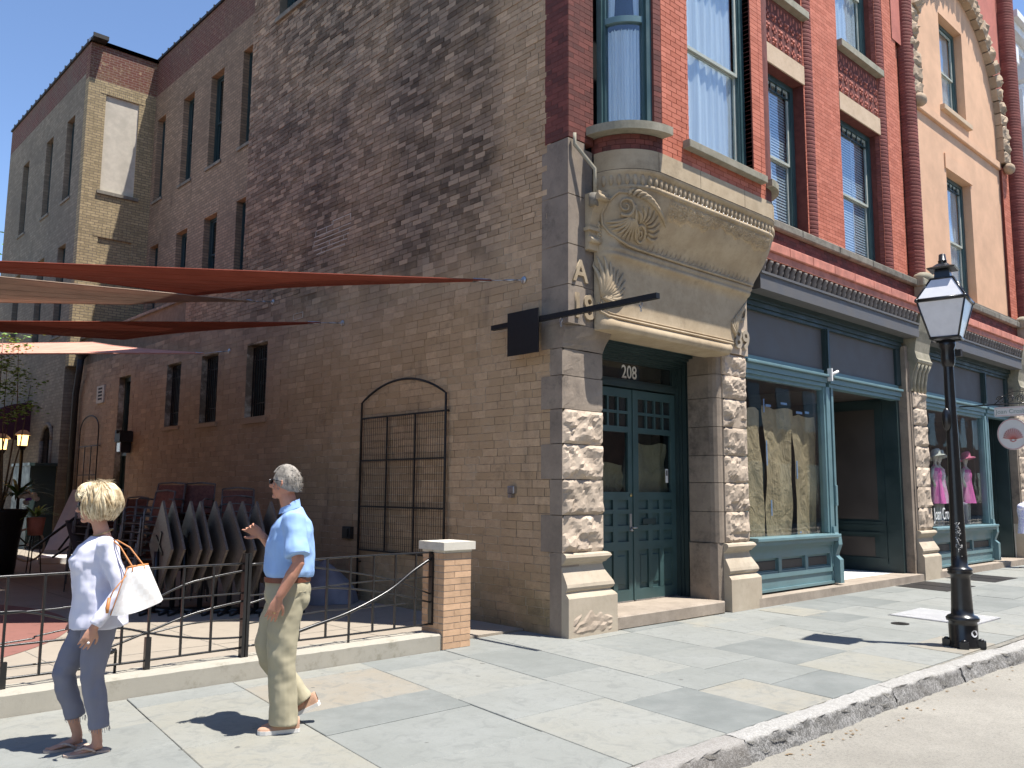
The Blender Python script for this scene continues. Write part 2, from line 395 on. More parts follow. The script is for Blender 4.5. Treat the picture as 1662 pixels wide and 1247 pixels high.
def asphalt():
    t=NT('old_asphalt'); t.set(.85,0,.3); a=t.noise(.5,7,.7); f=t.noise(55,4,.85); g=t.noise(160,2,.9)
    c=t.mix(t.mr(a,.3,.7),(.225,.212,.182),(.32,.302,.262)); c=t.mix(t.mr(f,.45,.7,0,.65),c,(.12,.115,.105)); c=t.mix(t.mr(g,.58,.7,0,.75),c,(.50,.48,.45))
    cr=t.noise(.8,8,.75,dist=3); c=t.mix(t.mr(t.math('ABSOLUTE',t.math('SUBTRACT',cr,.5)),.006,0,0,.45),c,(.10,.095,.085))
    d=t.noise(1.7,5,.7); c=t.mix(t.mr(d,.62,.75,0,.4),c,(.19,.18,.16))
    t.col(c); t.bump(t.math('ADD',f,g),.5,.006); return t.m
M['asph']=asphalt()
def granite():
    t=NT('granite_kerb'); t.set(.8,0,.4); f=t.noise(60,5,.85); a=t.noise(3,6,.75); v=t.attr()
    c=t.mix(t.mr(f,.35,.65),(.07,.07,.07),(.50,.49,.475)); c=t.mix(t.mr(t.noise(16,4,.8),.45,.62,0,.65),c,(.09,.088,.082)); c=t.mix(t.mr(a,.4,.75,0,.5),c,(.16,.155,.145)); c=t.mix(t.mr(t.xyz()[2],-.03,-.005,0,.45),c,(.50,.485,.45))  # last mix lightens the kerb top as if sunlit
    c=t.mix(v,c,t.mix(.5,c,(.22,.20,.18))); t.col(c); t.bump(t.math('ADD',f,a),.7,.015); return t.m
M['granite']=granite()
M['pillarbrick']=surf('orange_tan_brick',(.56,.36,.22),.85,8,.12,.3,70,vamt=.16,dirt=((.38,.22,.12),.3))
M['pillarmortar']=surf('grey_cement_joint',(.44,.40,.35),.95,10,.15,.2)
M['capconc']=concrete('pillar_cap_concrete',(.58,.54,.46),(.30,.275,.21),.5)
def sail_m(name,c,tr=.3):
    t=NT(name); t.set(.9,0,.1); n=t.noise(2,4,.6); w=t.noise(300,2,.5)
    cc=t.mix(t.mr(n,.3,.7),mul(c,.88),mul(c,1.1)); t.col(cc); t.bump(w,.1,.002)
    d=t.n('ShaderNodeBsdfTranslucent'); t.l(cc,d.inputs[0]); mx=t.n('ShaderNodeMixShader'); mx.inputs[0].default_value=tr
    t.l(t.b.outputs[0],mx.inputs[1]); t.l(d.outputs[0],mx.inputs[2]); t.l(mx.outputs[0],t.out.inputs[0]); return t.m
M['sailred']=sail_m('rust_red_sail',(.20,.052,.034),.05)
M['sailtan']=sail_m('tan_sail',(.34,.25,.185),.08)
M['sailsalmon']=sail_m('salmon_sail',(.66,.33,.25),.08)
M['leaf']=surf('leaf_green',(.16,.30,.06),.55,9,.4,0,vamt=.35)
M['leafdk']=surf('leaf_dark_green',(.045,.105,.03),.5,9,.4,0,vamt=.35)
M['bark']=surf('grey_bark',(.16,.13,.10),.9,20,.3,.4)
def emis(name,c,s):
    t=NT(name); t.col(c); t.b.inputs['Emission Color'].default_value=tuple(c)+(1,); t.b.inputs['Emission Strength'].default_value=s; return t.m
M['lampglow']=emis('warm_lit_lantern_glass',(1,.62,.22),2.2)
def skin_m(name,c):
    t=NT(name); t.set(.55,0,.35); n=t.noise(25,4,.6); a=t.noise(7,3,.6)
    k=t.mix(t.mr(n,.35,.7,0,.35),c,mul(c,.72)); k=t.mix(t.mr(a,.4,.7,0,.3),k,(.55,.21,.14)); t.col(k)
    t.b.inputs['Subsurface Weight'].default_value=.08; t.b.inputs['Subsurface Radius'].default_value=(.01,.004,.002)
    t.bump(t.noise(90,3,.6),.15,.002); return t.m
M['skin']=skin_m('tanned_skin',(.47,.235,.155)); M['skin2']=skin_m('warm_skin',(.52,.29,.20))
# ---------------- ground ----------------
def struct(name,label=None,cat=None):
    return None
road=MB(); road.v=[(-300,-300,-.15),(300,-300,-.15),(300,-3.5,-.15),(-300,-3.5,-.15)]; road.f=[(0,1,2,3)]; road.a=[.5]; road.s=[False]
ro=road.build('road',M['asph']); tag(ro,'pale worn asphalt road in front of the granite kerb','road',kind='structure')
gm=MB(); gm.quad((-300,.6,-.02),(300,.6,-.02),(300,400,-.02),(-300,400,-.02))
tag(gm.build('ground',M['conc']),'flat ground under and behind the buildings','ground',kind='structure')
SKEW=.13
sb=MB(); sb.box(-300,300,-3.40,.9,-.4,-.012)
side=sb.build('sidewalk',M['slabjoint']); tag(side,'bluestone slab sidewalk between the granite kerb and the buildings','sidewalk',kind='structure')
rng=random.Random(11)
xs=[]; x=-9.2
fixed=[-4.75,-3.86,-2.56,-1.53,-.70,.02,.95,2.05,2.9,3.85,4.6]
x=-9.3
while x<-5.2: xs.append(x); x+=rng.uniform(.8,1.25)
xs+=fixed; x=5.55
while x<19: xs.append(x); x+=rng.uniform(.75,1.25)
ns=0
for i in range(len(xs)-1):
    x0,x1=xs[i],xs[i+1]; y=-3.335; row=0
    ys=[y]
    while y<.9:
        y+=rng.choice([.62,.75,.9,1.05,1.25]); ys.append(min(y,.9))
        if y>=.9: break
    if len(ys)>2 and ys[-1]-ys[-2]<.25: ys.pop(-2)
    for j in range(len(ys)-1):
        y0,y1=ys[j]+.0035,ys[j+1]-.0035
        xa,xb=x0+.0035,x1-.0035
        if xb<-1.1 and y0>.38: continue
        if xb<-.9: y1=min(y1,.415)
        if y1-y0<.05: continue
        m=MB(); m.var=min(1,max(0,rng.gauss(.42,.27))); h=rng.uniform(-.003,.003)
        sk=lambda x,y:x+SKEW*y+ (0)
        P=[(sk(xa,y0),y0),(sk(xb,y0),y0),(sk(xb,y1),y1),(sk(xa,y1),y1)]
        c=.004
        Q=[(p[0]+(c if k in(0,3) else -c),p[1]+(c if k in (0,1) else -c)) for k,p in enumerate(P)]
        t=[rng.uniform(-.0015,.0015) for _ in range(4)]
        m.v=[(p[0],p[1],-.05) for p in P]+[(p[0],p[1],h-.004) for p in P]+[(q[0],q[1],h+t[k]) for k,q in enumerate(Q)]
        for l in (0,4):
            for k in range(4): m.face((l+k,l+(k+1)%4,l+4+(k+1)%4,l+4+k))
        m.face((8,9,10,11)); m.build('paving_slab',M['slab'],side); ns+=1
# granite kerb
kb=thing('granite_kerb',(0,-3.45,-.15),'rough split granite kerb between sidewalk and road','kerb',kind='structure')
kx=[-10.5,-8.2,-5.6,-3.0,-2.0,.33,1.8,3.05,5.2,7.9,10.6,13.4,16.2,19]
def kerb_y(x): return -3.345-(0 if x<.3 else .018*(x-.3)+ (0.0 if x<2.8 else .05*min(1,(x-2.8)/.4)))
for a,b in zip(kx[:-1],kx[1:]):
    m=MB(); n=max(8,int((b-a)/.07)); r2=random.Random(int(a*100)); m.var=r2.choice([0,.2,1,.6])
    prof=[(.0,.0),(-.05,.004),(-.10,.002),(-.155,-.003),(-.166,-.015),(-.172,-.05),(-.182,-.09),(-.19,-.13),(-.2,-.2)]
    off=[[r2.uniform(-1,1) for _ in prof] for _ in range(n+1)]
    def fn(u,v):
        i=round(u*n); j=round(v*(len(prof)-1)); p=prof[j]; k=off[i][j]
        x=a+.004+(b-a-.008)*u; y=kerb_y(x)+p[0]+(k*.017 if j>2 else k*.002); z=p[1]+(k*.004 if j<4 else k*.006)+.004*math.sin(x*2.1)
        if i in(0,n): z-=.004
        return (x,y,z)
    m.grid(fn,n,len(prof)-1,smooth=True)
    m.quad(fn(0,0),fn(0,.5),fn(0,1),(a+.004,kerb_y(a),-.3)); m.quad(fn(1,0),fn(1,.5),fn(1,1),(b-.004,kerb_y(b),-.3))
    m.build('kerb_stone',M['granite'],kb)
# patio
pf=MB(); pf.box(-40,-.005,.74,40,-.2,.03)
pat=pf.build('patio_floor',M['conc']); tag(pat,'beige concrete patio floor behind the low iron fence','patio',kind='structure')
rp=MB()
def ring(u,v):
    th=2*PI*u; r=.1+3.6*v; return (-7.5+r*math.cos(th),max(.80,5.5+r*math.sin(th)),.034)
rp.grid(ring,72,1,smooth=False); rp.build('painted_band',M['patiored'],pat)
jm=MB()
for yy in (2.1,3.6,5.1,6.6): jm.box(-12,-.3,yy-.004,yy+.004,.031,.0325)
for xx in (-1.6,-3.2,-4.8,-6.4): jm.box(xx-.004,xx+.004,.8,12,.031,.0325)
jm.build('control_joint',M['slabjoint'],pat)
kw=MB(); r2=random.Random(3)
N=150
def kwf(u,v):
    x=-12+(12-1.5)*u; k=r2.uniform(-1,1)
    P=[(.425,-.05),(.425,.15),(.44,.165),(.55,.168),(.75,.166),(.76,.1)]; p=P[round(v*5)]
    return (x,p[0]+k*.002,p[1]+k*.0025)
kw.grid(kwf,N,5,smooth=False); kw.box(-1.5,-1.495,.425,.76,-.05,.165)
kwo=kw.build('patio_kerb',M['concw']); tag(kwo,'low weathered concrete kerb under the iron patio fence','kerb',kind='structure')
# floor plates in the sidewalk
g=thing('cellar_grate',(5.2,-2.1,0),'bright steel tread plate grate in the sidewalk behind the lamp post','grate')
m=MB(); m.prism([(4.92-.31,-2.7),(5.95-.31,-2.7),(5.95-.15,-1.55),(4.92-.15,-1.55)],-.03,.006); m.build('plate',M['steel'],g)
m=MB()
for i in range(24):
    x=4.66+i*.043; m.prism([(x,-2.68),(x+.016,-2.68),(x+.016+.15,-1.57),(x+.15,-1.57)],.006,.012)
o=m.build('tread_ribs',M['white'],g)
m=MB(); m.lathe([(0,.0),(.11,.0),(.11,.008),(.0,.009)],(4.09,-2.0,.002),24,smooth=False); 
for k in range(5): m.box(4.03+k*.028,4.04+k*.028,-2.05,-1.95,.008,.013)
tag(m.build('drain_cover',M['iron']),'small round iron cover set in the sidewalk near the steel grate','drain cover')
for i,(x0,x1,lab) in enumerate(((8.42,9.75,'dark iron cellar hatch beside the pier of the recessed shop entry'),(10.75,12.1,'dark iron cellar hatch in front of the dress shop window'))):
    h=thing('cellar_hatch',(x0,-.5,0),lab,'hatch','iron hatches in the sidewalk')
    m=MB(); m.prism([(x0,-1.0),(x1,-1.0),(x1+.2,-.03),(x0+.2,-.03)],-.03,.006); m.build('hatch_plate',M['iron'],h)
    m=MB(); xm=(x0+x1)/2; m.prism([(xm-.01,-1.0),(xm+.01,-1.0),(xm+.21,-.03),(xm+.19,-.03)],.006,.01); m.build('hatch_seam',M['blackmatt'],h)

# ---------------- corner building ----------------
cb=thing('corner_building',(0,0,0),'corner building with tan brick flank, red brick street front and carved stone doorway numbered 208','building')
def minus(segs,a,b):
    o=[]
    for s,e in segs:
        if b<=s or a>=e: o.append((s,e)); continue
        if a>s: o.append((s,a))
        if b<e: o.append((b,e))
    return o
def bricks(parent,F,u0,u1,z0,z1,holes,bw,bh,mat,n_single=0,key=None,proud=.006,gap=.008,rnd=.0015,name='brick',seed=1,hu=None,d0=0,batter=None):
    r=random.Random(seed); L=[]; nz=int(round((z1-z0)/bh)); H=(z1-z0)/nz
    for j in range(nz):
        za,zb=z0+j*H,z0+(j+1)*H; zm=(za+zb)/2
        segs=[(u0,u1)]
        for (a,b,c,d) in holes:
            if c<zm<d: segs=minus(segs,a,b)
        sh=((j%2)*.5+(r.uniform(-.12,.12) if rnd>.001 else 0))*bw
        for s,e in segs:
            u=u0-bw+sh%bw
            while u<e:
                a=max(s,u); b=min(e,u+bw*(1 if rnd<.001 else r.choice([1,1,1,.96,.9])))
                if b-a>.03: L.append((a+gap/2,b-gap/2,za+gap/2,zb-gap/2))
                u=b if b>u+1e-6 and b>s else u+bw
                if b<=s: u=max(u,a)
    if key: L.sort(key=lambda q:key((q[0]+q[1])/2,(q[2]+q[3])/2))
    single=L[:n_single]; rest=L[n_single:]; cache={}
    for (a,b,c,d) in single:
        w=round(b-a,2); k=(w,r.randrange(8))
        if k not in cache:
            m=MB(Fr((0,0,0),F.u,F.n)); m.var=r.random(); m.box(0,w,-.01,proud+r.uniform(0,rnd),0,d-c,back=False,ch=.0015); cache[k]=m.mesh(name,mat)
        o=bpy.data.objects.new(name,cache[k]); o.location=F(a,d0,c); link(o,parent)
        if parent.name in WM: o.matrix_parent_inverse=WM[parent.name].inverted()
    m=MB(F)
    for (a,b,c,d) in rest:
        m.var=r.random(); m.box(a,b,d0-.005,d0+proud+r.uniform(0,rnd),c,d,back=False)
    if rest: m.build(name+'work',mat,parent,stuff=True)
def wall(parent,F,u0,u1,z0,z1,holes,th,mat,name,d1=0):
    us=sorted({u0,u1}|{min(max(h[k],u0),u1) for h in holes for k in(0,1)}); zs=sorted({z0,z1}|{min(max(h[k],z0),z1) for h in holes for k in(2,3)})
    m=MB(F)
    for j in range(len(zs)-1):
        run=None
        for i in range(len(us)):
            solid=i<len(us)-1 and not any(h[0]<(us[i]+us[i+1])/2<h[1] and h[2]<(zs[j]+zs[j+1])/2<h[3] for h in holes)
            if solid and run is None: run=us[i]
            if not solid and run is not None:
                m.box(run,us[i],d1-th,d1,zs[j],zs[j+1]); run=None
    return m.build(name,mat,parent)
# flank wall: u=-Y
def H(y0,y1,z0,z1): return (-y1,-y0,z0,z1)
side_holes=[H(7.55,8.37,2.95,4.37),H(9.62,10.42,2.98,4.39),H(11.48,12.26,3.01,4.40),H(14.5,15.3,.13,4.4),H(6.5,7.65,10.72,13.0)]
TOP=15.2
wall(cb,FS,-8.72,-.28,.0,TOP,side_holes,.4,M['mortar'],'side_wall',d1=-.012)
wall(cb,FS,-18.5,-8.72,.0,5.75,side_holes,.4,M['mortar'],'side_wall',d1=-.012)
dist=lambda u,z:((7.297)**2+(-u+6.827)**2+(z-1.66)**2)
low=side_holes
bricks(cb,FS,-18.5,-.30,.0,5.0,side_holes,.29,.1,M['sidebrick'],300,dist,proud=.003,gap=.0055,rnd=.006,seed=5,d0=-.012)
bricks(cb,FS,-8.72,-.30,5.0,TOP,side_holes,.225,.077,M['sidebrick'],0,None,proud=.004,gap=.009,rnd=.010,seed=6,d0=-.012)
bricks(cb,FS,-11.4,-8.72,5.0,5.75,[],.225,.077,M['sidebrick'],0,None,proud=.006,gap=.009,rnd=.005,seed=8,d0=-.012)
# light patch of fresh pointing on the flank
m=MB(FS); r2=random.Random(4)
for (a,b,z) in [(-5.95,-5.4,6.08),(-6.0,-4.85,5.98),(-6.0,-4.85,5.90),(-6.05,-4.9,5.82),(-6.0,-4.95,5.74),(-5.9,-5.0,5.66),(-5.4,-4.85,6.14)]:
    m.box(a,b,-.014,.002,z-.007,z+.007)
for (u,z) in [(-5.95,6.0),(-5.6,6.0),(-5.2,5.92),(-6.0,5.84),(-5.05,5.76),(-5.5,5.76),(-5.75,5.68),(-4.86,6.06),(-5.4,6.1)]: m.box(u-.006,u+.006,-.014,.002,z-.02,z+.07)
for (a,b,z) in [(-6.62,-6.3,4.62),(-6.62,-6.3,4.72)]: m.box(a,b,-.014,.002,z-.005,z+.005)
for u in(-6.62,-6.3): m.box(u-.006,u+.006,-.014,.002,4.62,4.72)
m.build('fresh_pointing',M['infill'],cb,stuff=True)
# parapets and returns
m=MB(FS); m.box(-8.72,-8.3,-3.5,-.4,5.75,TOP); m.build('wall_return',M['recbrick'],cb)
m=MB(FS); rr=random.Random(2)
u=-18.5
while u<-8.74: m.box(u,u+.3,-.46,.045,5.75,5.81+rr.uniform(0,.01)); u+=.31
m.build('coping',M['soot'],cb)
# recessed upper wall X=1.6
FR=FX(1.6)
rec_w=[(12.55,13.5),(13.78,14.75) ,(15.6,16.42),(17.55,18.3)]
rec_rows=[(10.05,12.56),(6.75,8.66)]
rw=[(12.0,12.62),(13.72,14.5),(15.58,16.32),(17.62,18.24)]
rholes=[H(a,b,z0,z1) for a,b in rw for z0,z1 in rec_rows]
m=wall(cb,FR,-18.5,-8.3,5.5,14.5,rholes,.35,M['recbrick'],'recessed_wall')
m=MB(FR); u=-18.5
while u<-8.4: m.box(u,u+.42,-.4,.05,14.5,14.56+rr.uniform(0,.012)); m.box(u+.42,u+.45,-.4,.07,14.5,14.6); u+=.45
m.build('coping_tiles',M['iron'],cb)
m=MB(FS); m.box(-18.5,-8.72,-1.6,-.42,5.3,5.4); m.build('low_roof',M['iron'],cb)
def sash_window(parent,F,u0,u1,z0,z1,inset=.14,fw=.07,mid=.5,frame='tealdk',glass='darkglass',bars=0,topgrid=0,curtain=None,sill=None,stops=True,name='window',gl2=None,room=True):
    d=-inset; m=MB(F); zm=z0+(z1-z0)*mid
    m.box(u0,u0+fw,d-.1,d+.0,z0,z1); m.box(u1-fw,u1,d-.1,d+.0,z0,z1); m.box(u0+fw,u1-fw,d-.1,d,z1-fw,z1); m.box(u0+fw,u1-fw,d-.1,d+.02,z0,z0+fw*.8)
    m.box(u0+fw,u0+fw+.02,d-.1,d-.02,z0+fw*.8,z1-fw); m.box(u1-fw-.02,u1-fw,d-.1,d-.02,z0+fw*.8,z1-fw)
    w=m.build(name,M[frame],parent)
    a,b=u0+fw+.02,u1-fw-.02; sw=.045
    for (za,zb,dd) in ((zm,z1-fw,d-.035),(z0+fw*.8,zm+.03,d-.07)):
        s=MB(F); s.box(a,a+sw,dd-.03,dd,za,zb); s.box(b-sw,b,dd-.03,dd,za,zb)
        s.box(a+sw,b-sw,dd-.03,dd+(.01 if zb<z1-.3 else 0),za,za+sw); s.box(a+sw,b-sw,dd-.03,dd,zb-sw,zb); s.build('sash',M['stopcol' if stops else frame],w)
        p=MB(F); p.box(a+sw,b-sw,dd-.02,dd-.014,za+sw,zb-sw); p.build('pane',M[glass],w)
    if topgrid:
        s=MB(F); dd=d-.03; h=.14; s.box(a,b,dd-.02,dd+.012,z1-fw-h-.02,z1-fw-h)
        for i in range(topgrid+1):
            uu=a+(b-a)*i/topgrid; s.box(uu-.012,uu+.012,dd-.02,dd+.01,z1-fw-h,z1-fw)
        s.build('transom_bars',M['tealdk'],w)
    if room:
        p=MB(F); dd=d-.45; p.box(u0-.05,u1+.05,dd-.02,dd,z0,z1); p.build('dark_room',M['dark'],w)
    if curtain=='curtain':
        p=MB(F); dd=d-.13; n=70
        p.grid(lambda u,v:F(a+(b-a)*u,dd+.016*math.sin(u*46+2.2*math.sin(u*7+u0)+v*.8)+.010*math.sin(u*19+v*3),z0+.03+(z1-z0-.06)*v*(1)),n,6); p.build('curtain',M['curtain'],w)
    if curtain=='blind':
        p=MB(F); dd=d-.115; z=z0+.05
        while z<z1-.25: p.quad(F(a,dd+.012,z),F(b,dd+.012,z),F(b,dd,z+.046),F(a,dd,z+.046)); z+=.052
        for uu in (a+(b-a)*.22,a+(b-a)*.62): p.box(uu-.008,uu+.008,dd+.02,dd+.028,z0+.05,z1-.2)
        p.build('blind',M['blind'],w)
    if sill:
        p=MB(F); p.box(u0-.08,u1+.08,-.12,sill[1],z0-sill[0],z0-.002,ch=.008); p.build('window_sill',M[sill[2]],w)
    return w
for a,b in rw:
    for z0,z1 in rec_rows:
        sash_window(cb,FR,-b,-a,z0,z1,inset=.16,fw=.06,mid=.48,glass='glass',sill=(.09,.04,'soot'),stops=False)
        m=MB(FR)
        for i in range(9):   # soldier-course lintel
            uu=-b-.12+(b-a+.24)*i/9; m.box(uu+.004,uu+(b-a+.24)/9-.004,-.01,.006,z1+.004,z1+.3)
        m.build('brick_lintel',M['recbrick'],cb)
sash_window(cb,FS,-7.65,-6.5,10.72,13,inset=.16,fw=.08,glass='glass',sill=(.1,.05,'soot'),stops=False)
# barred ground floor windows
for (y0,y1,z0,z1) in ((7.55,8.37,2.95,4.37),(9.62,10.42,2.98,4.39),(11.48,12.26,3.01,4.40)):
    w=sash_window(cb,FS,-y1,-y0,z0,z1,inset=.2,fw=.07,glass='glass',stops=False,name='barred_window')
    m=MB(FS)
    for i in range(9):
        u=-y1+.05+(y1-y0-.1)*i/8; m.box(u-.009,u+.009,-.14,-.12,z0+.04,z1-.04)
    for z in (z0+.05,z0+.3,z1-.3,z1-.06): m.box(-y1+.03,-y0-.03,-.145,-.125,z,z+.02)
    m.build('security_bars',M['iron'],w)
    m=MB(FS); m.box(-y1-.08,-y0+.08,-.1,.03,z0-.08,z0-.003); m.build('window_sill',M['sidebrick'],w)
# side door with transom, wall lamp box, vent
m=MB(FS); m.box(-15.3,-15.2,-.25,-.15,.13,4.4); m.box(-14.6,-14.5,-.25,-.15,.13,4.4); m.box(-15.2,-14.6,-.25,-.15,4.3,4.4); m.box(-15.2,-14.6,-.25,-.12,2.45,2.6)
sd=m.build('side_door',M['tealdk'],cb)
m=MB(FS); m.box(-15.2,-14.6,-.24,-.2,.13,2.45); m.build('door_leaf',M['tealdk'],sd)
m=MB(FS); m.box(-15.2,-14.6,-.23,-.21,2.6,4.3); m.build('pane',M['glass'],sd)
m=MB(FS); m.box(-15.2,-14.6,-.5,-.48,2.5,4.4); m.build('dark_room',M['dark'],sd)
m=MB(FS); m.box(-16.85,-16.3,-.01,.03,3.85,4.3); v=m.build('wall_vent',M['infill'],cb)
m=MB(FS)
for i in range(4): m.box(-16.72,-16.43,.03,.034,3.93+i*.09,3.98+i*.09)
m.build('vent_slot',M['dark'],v)
m=MB(FS); m.box(-14.45,-14.1,0,.3,2.75,3.0); m.box(-14.4,-14.15,.02,.24,2.5,2.75); m.box(-14.3,-14.2,0,.35,2.95,3.02)
wl=m.build('wall_floodlight',M['iron'],None); tag(wl,'boxy floodlight on the flank wall beside the narrow side door','wall light')
m=MB(FS); m.box(-14.38,-14.17,.24,.26,2.52,2.73); m.build('lens',M['frost'],wl)
m=MB(FS); m.box(-1.0,-.88,0,.05,1.63,1.72,ch=.01); m.box(-.97,-.91,0,.06,1.58,1.63)
tag(m.build('junction_box',M['steel']),'small grey conduit box on the flank wall beside the stone quoins','junction box')
m=MB(FS); m.box(-4.72,-4.5,-.01,.07,.92,1.1,ch=.01); m.box(-4.68,-4.54,.07,.09,.95,1.07)
tag(m.build('outlet_box',M['iron']),'dark outlet box low on the flank wall beyond the big trellis','outlet box')

# ---------------- rear wing ----------------
ax=thing('rear_wing',(-.3,18.5,0),'tan brick rear wing with red brick parapet standing beyond the patio','building')
FA=FY(18.5); FAX=FX(-.3)
ah=[(.19,1.13,10.12,13.0),(.23,1.15,6.2,8.76)]
wall(ax,FA,-.3,1.6,5.0,14.45,ah,.3,M['annexface'],'front_wall')
for h in ah:
    m=MB(FA); m.box(h[0],h[1],-.1,-.05,h[2],h[3]); m.build('bricked_up_window',M['infill'] if h[2]>9 else M['annexface'],ax)
    m=MB(FA)
    for i in range(11):
        uu=h[0]-.15+1.24*i/11; m.box(uu+.004,uu+.11,-.01,.008,h[3]+.004,h[3]+.3)
    m.build('brick_lintel',M['annexface'],ax)
m=MB(FA); m.box(.1,1.25,-.02,.06,10.02,10.115); m.build('window_sill',M['soot'],ax)
awin=[(19.6,20.35),(21.75,22.5),(24.5,25.25)]
arow=[(10.1,12.6),(6.0,8.7)]
axh=[H(a,b,z0,z1) for a,b in awin for z0,z1 in arow]+[H(19.5,20.6,1.9,3.4)]
wall(ax,FAX,-27.3,-18.81,0,14.45,axh,.3,M['annexside'],'side_wall')
for h in axh[:-1]: sash_window(ax,FAX,h[0],h[1],h[2],h[3],inset=.15,fw=.07,glass='glass',sill=(.08,.04,'soot'),stops=False)
m=MB(FAX); u=-27.3
while u<-18.5: m.box(u,u+.5,-.35,.05,14.45,14.52); m.box(u+.5,u+.54,-.35,.07,14.45,14.57); u+=.54
m.box(-18.54,-18.44,-1.9,.05,14.45,14.55); m.build('coping_tiles',M['iron'],ax)
m=MB(FA); m.box(-.36,1.6,-.1,.06,14.45,14.55); m.build('parapet_flashing',M['steel'],ax)
m=MB(FAX); m.box(-27.3,-18.9,-12,-.3,0,14.3); m.build('rear_mass',M['annexside'],ax)
m=MB(); m.box(-.05,.25,24.7,25.0,14.5,15.0); m.build('chimney',M['redmould'],ax)
# arched opening low on the rear wing, downspout
m=MB(FAX); pts=[(-20.5,1.9),(-19.6,1.9)]+[(-20.05+.45*math.cos(t*PI/10),3.0+.4*math.sin(t*PI/10)) for t in range(11)]
T=[FAX(p[0],-.14,p[1]) for p in pts]; m.face([m.vv(p) for p in T]); aw=m.build('arched_window',M['darkglass'],ax)
m=MB(FAX); m.tube([FAX(-20.05+.5*math.cos(t*PI/12),.0,3.0+.46*math.sin(t*PI/12)) for t in range(13)],.06,6); m.tube([FAX(-19.55,0,1.9),FAX(-19.55,0,3.0)],.06,6); m.tube([FAX(-20.55,0,1.9),FAX(-20.55,0,3.0)],.06,6); m.tube([FAX(-20.05,-.1,1.9),FAX(-20.05,-.1,3.4)],.03,6); m.build('arch_frame',M['annexside'],aw)
ds=MB(); ds.tube([(-.12,18.3,.2),(-.12,18.3,4.2),(-.16,18.0,4.75),(-.16,17.9,5.2)],.085,10); ds.lathe([(.06,-.2),(.2,0),(.22,.14),(.2,.14),(.1,.02)],(-.16,17.9,5.3),12)
tag(ds.build('downspout',M['iron']),'rusty downspout with hopper head at the rear wing corner','downspout')
# ---------------- masses behind the walls ----------------
m=MB(); m.box(.5,17.5,3.9,8.2,0,15.0); m.box(2.05,17.5,8.4,18.4,0,14.4); m.box(.45,17.5,.9,3.9,14.6,15.0)
m.box(.5,17.5,2.2,3.9,4.75,15.0)
m.build('building_core',M['dark'],cb)
F0=FY(0)
# ---------------- piers of the street front ----------------
def rock(name,F,u0,u1,d0,d1,z0,z1,mat,parent,seed,rough=.03,edge=.012,side_smooth=True,nu=10,nz=7,var=None):
    r=random.Random(seed); m=MB(F); m.var=r.random() if var is None else var
    nu=int(nu*1.3); nz=int(nz*1.3); ox=seed*3.7
    from mathutils import noise as mn
    def hgt(u,v):
        e=min(u,1-u)*(u1-u0); f=min(v,1-v)*(z1-z0); k=min(1,min(e,f)/.045)
        p=Vector((u0+(u1-u0)*u+ox,ox*.5,z0+(z1-z0)*v)); q=Vector((p.x*5.5,p.y,p.z*4.5))
        c=mn.cell(Vector((p.x*6+mn.noise(p*5)*1.6,ox,p.z*8+mn.noise(p*4)*1.6)))
        h=.52+.70*mn.noise(q)+.12*mn.noise(p*20)+.26*(c-.5)
        return k*rough*1.35*max(.02,h)
    def fn(u,v):
        i=round(u*nu); j=round(v*nz); ju=r.uniform(-.3,.3)/nu if 0<i<nu else 0; jv=r.uniform(-.3,.3)/nz if 0<j<nz else 0
        return F(u0+(u1-u0)*(u+ju),d1+hgt(u,v),z0+(z1-z0)*(v+jv)+0)
    m.grid(fn,nu,nz,smooth=False)
    m.box(u0,u1,d0,d1,z0,z1); return m.build(name,mat,parent)
P1=[.95,1.385,1.803,2.22,2.632,3.035,3.36]
for i in range(6):
    z0,z1=P1[i]+.004,P1[i+1]-.004; dep=.28 if i%2 else .42
    rg=.045 if i<4 else .006
    o=rock('stone_block',F0,.0,.72,-dep,-.10,z0,z1,M['stone'] if i<4 else M['stonegr'],cb,20+i,rough=rg*1.15,nu=15,nz=9)
for i in range(7):   # grey quoins on the flank
    z0,z1=(P1+[3.65])[i]+.004,(P1+[3.65])[i+1]-.004; w=.30 if i%2 else .45
    m=MB(FS); m.var=.3+.1*(i%3); m.box(-w,-.10,-.3,.004,z0,z1); m.build('quoin_stone',M['stonegr'],cb)
m=MB(FS); m.box(-.30,-.115,-.3,.002,0.0,.946); m.build('quoin_stone',M['stonegr'],cb)
def base_mould(x0,x1,xs0,xs1,mat,sd,left=0,yb=0.0):
    """pier base: torus, swept cove and plinth; profile offset grows outward"""
    prof=[(.0,0.0),(.0,.44),(-.012,.46),(-.05,.50),(-.055,.51),(-.03,.53),(-.02,.56),(-.03,.60),(-.06,.66),(-.10,.74),(-.118,.80),(-.112,.82),(-.085,.835),(-.075,.855),(-.06,.87),(-.04,.90),(-.05,.93),(-.075,.945),(-.11,.95)]
    m=MB(); m.var=.6; r=random.Random(sd); b=len(m.v)
    fl=[(x1-xs1)]
    for o,z in prof:
        k=-o/.11; xr=x1-(x1-xs1)*min(1,k); xl=x0+(xs0-x0)*min(1,k); y=yb-o
        xl=xl-(0.0)
        for (x,yy) in ((xl,.27),(xl,y),(xl+(xr-xl)*.33,y+r.uniform(-.003,.003)),(xl+(xr-xl)*.66,y+r.uniform(-.003,.003)),(xr,y),(xr,.45)): m.v.append((x,yy,z+r.uniform(-.002,.002)*(0<z<.94)))
    n=6
    m.sm=False
    for j in range(len(prof)-1):
        for i in range(n-1):
            k=b+j*n+i; m.face((k,k+1,k+n+1,k+n))
    return m
o=base_mould(0,.86,0,.72,None,1).build('pier_base',M['stonesm'],cb)
rk=MB(F0)
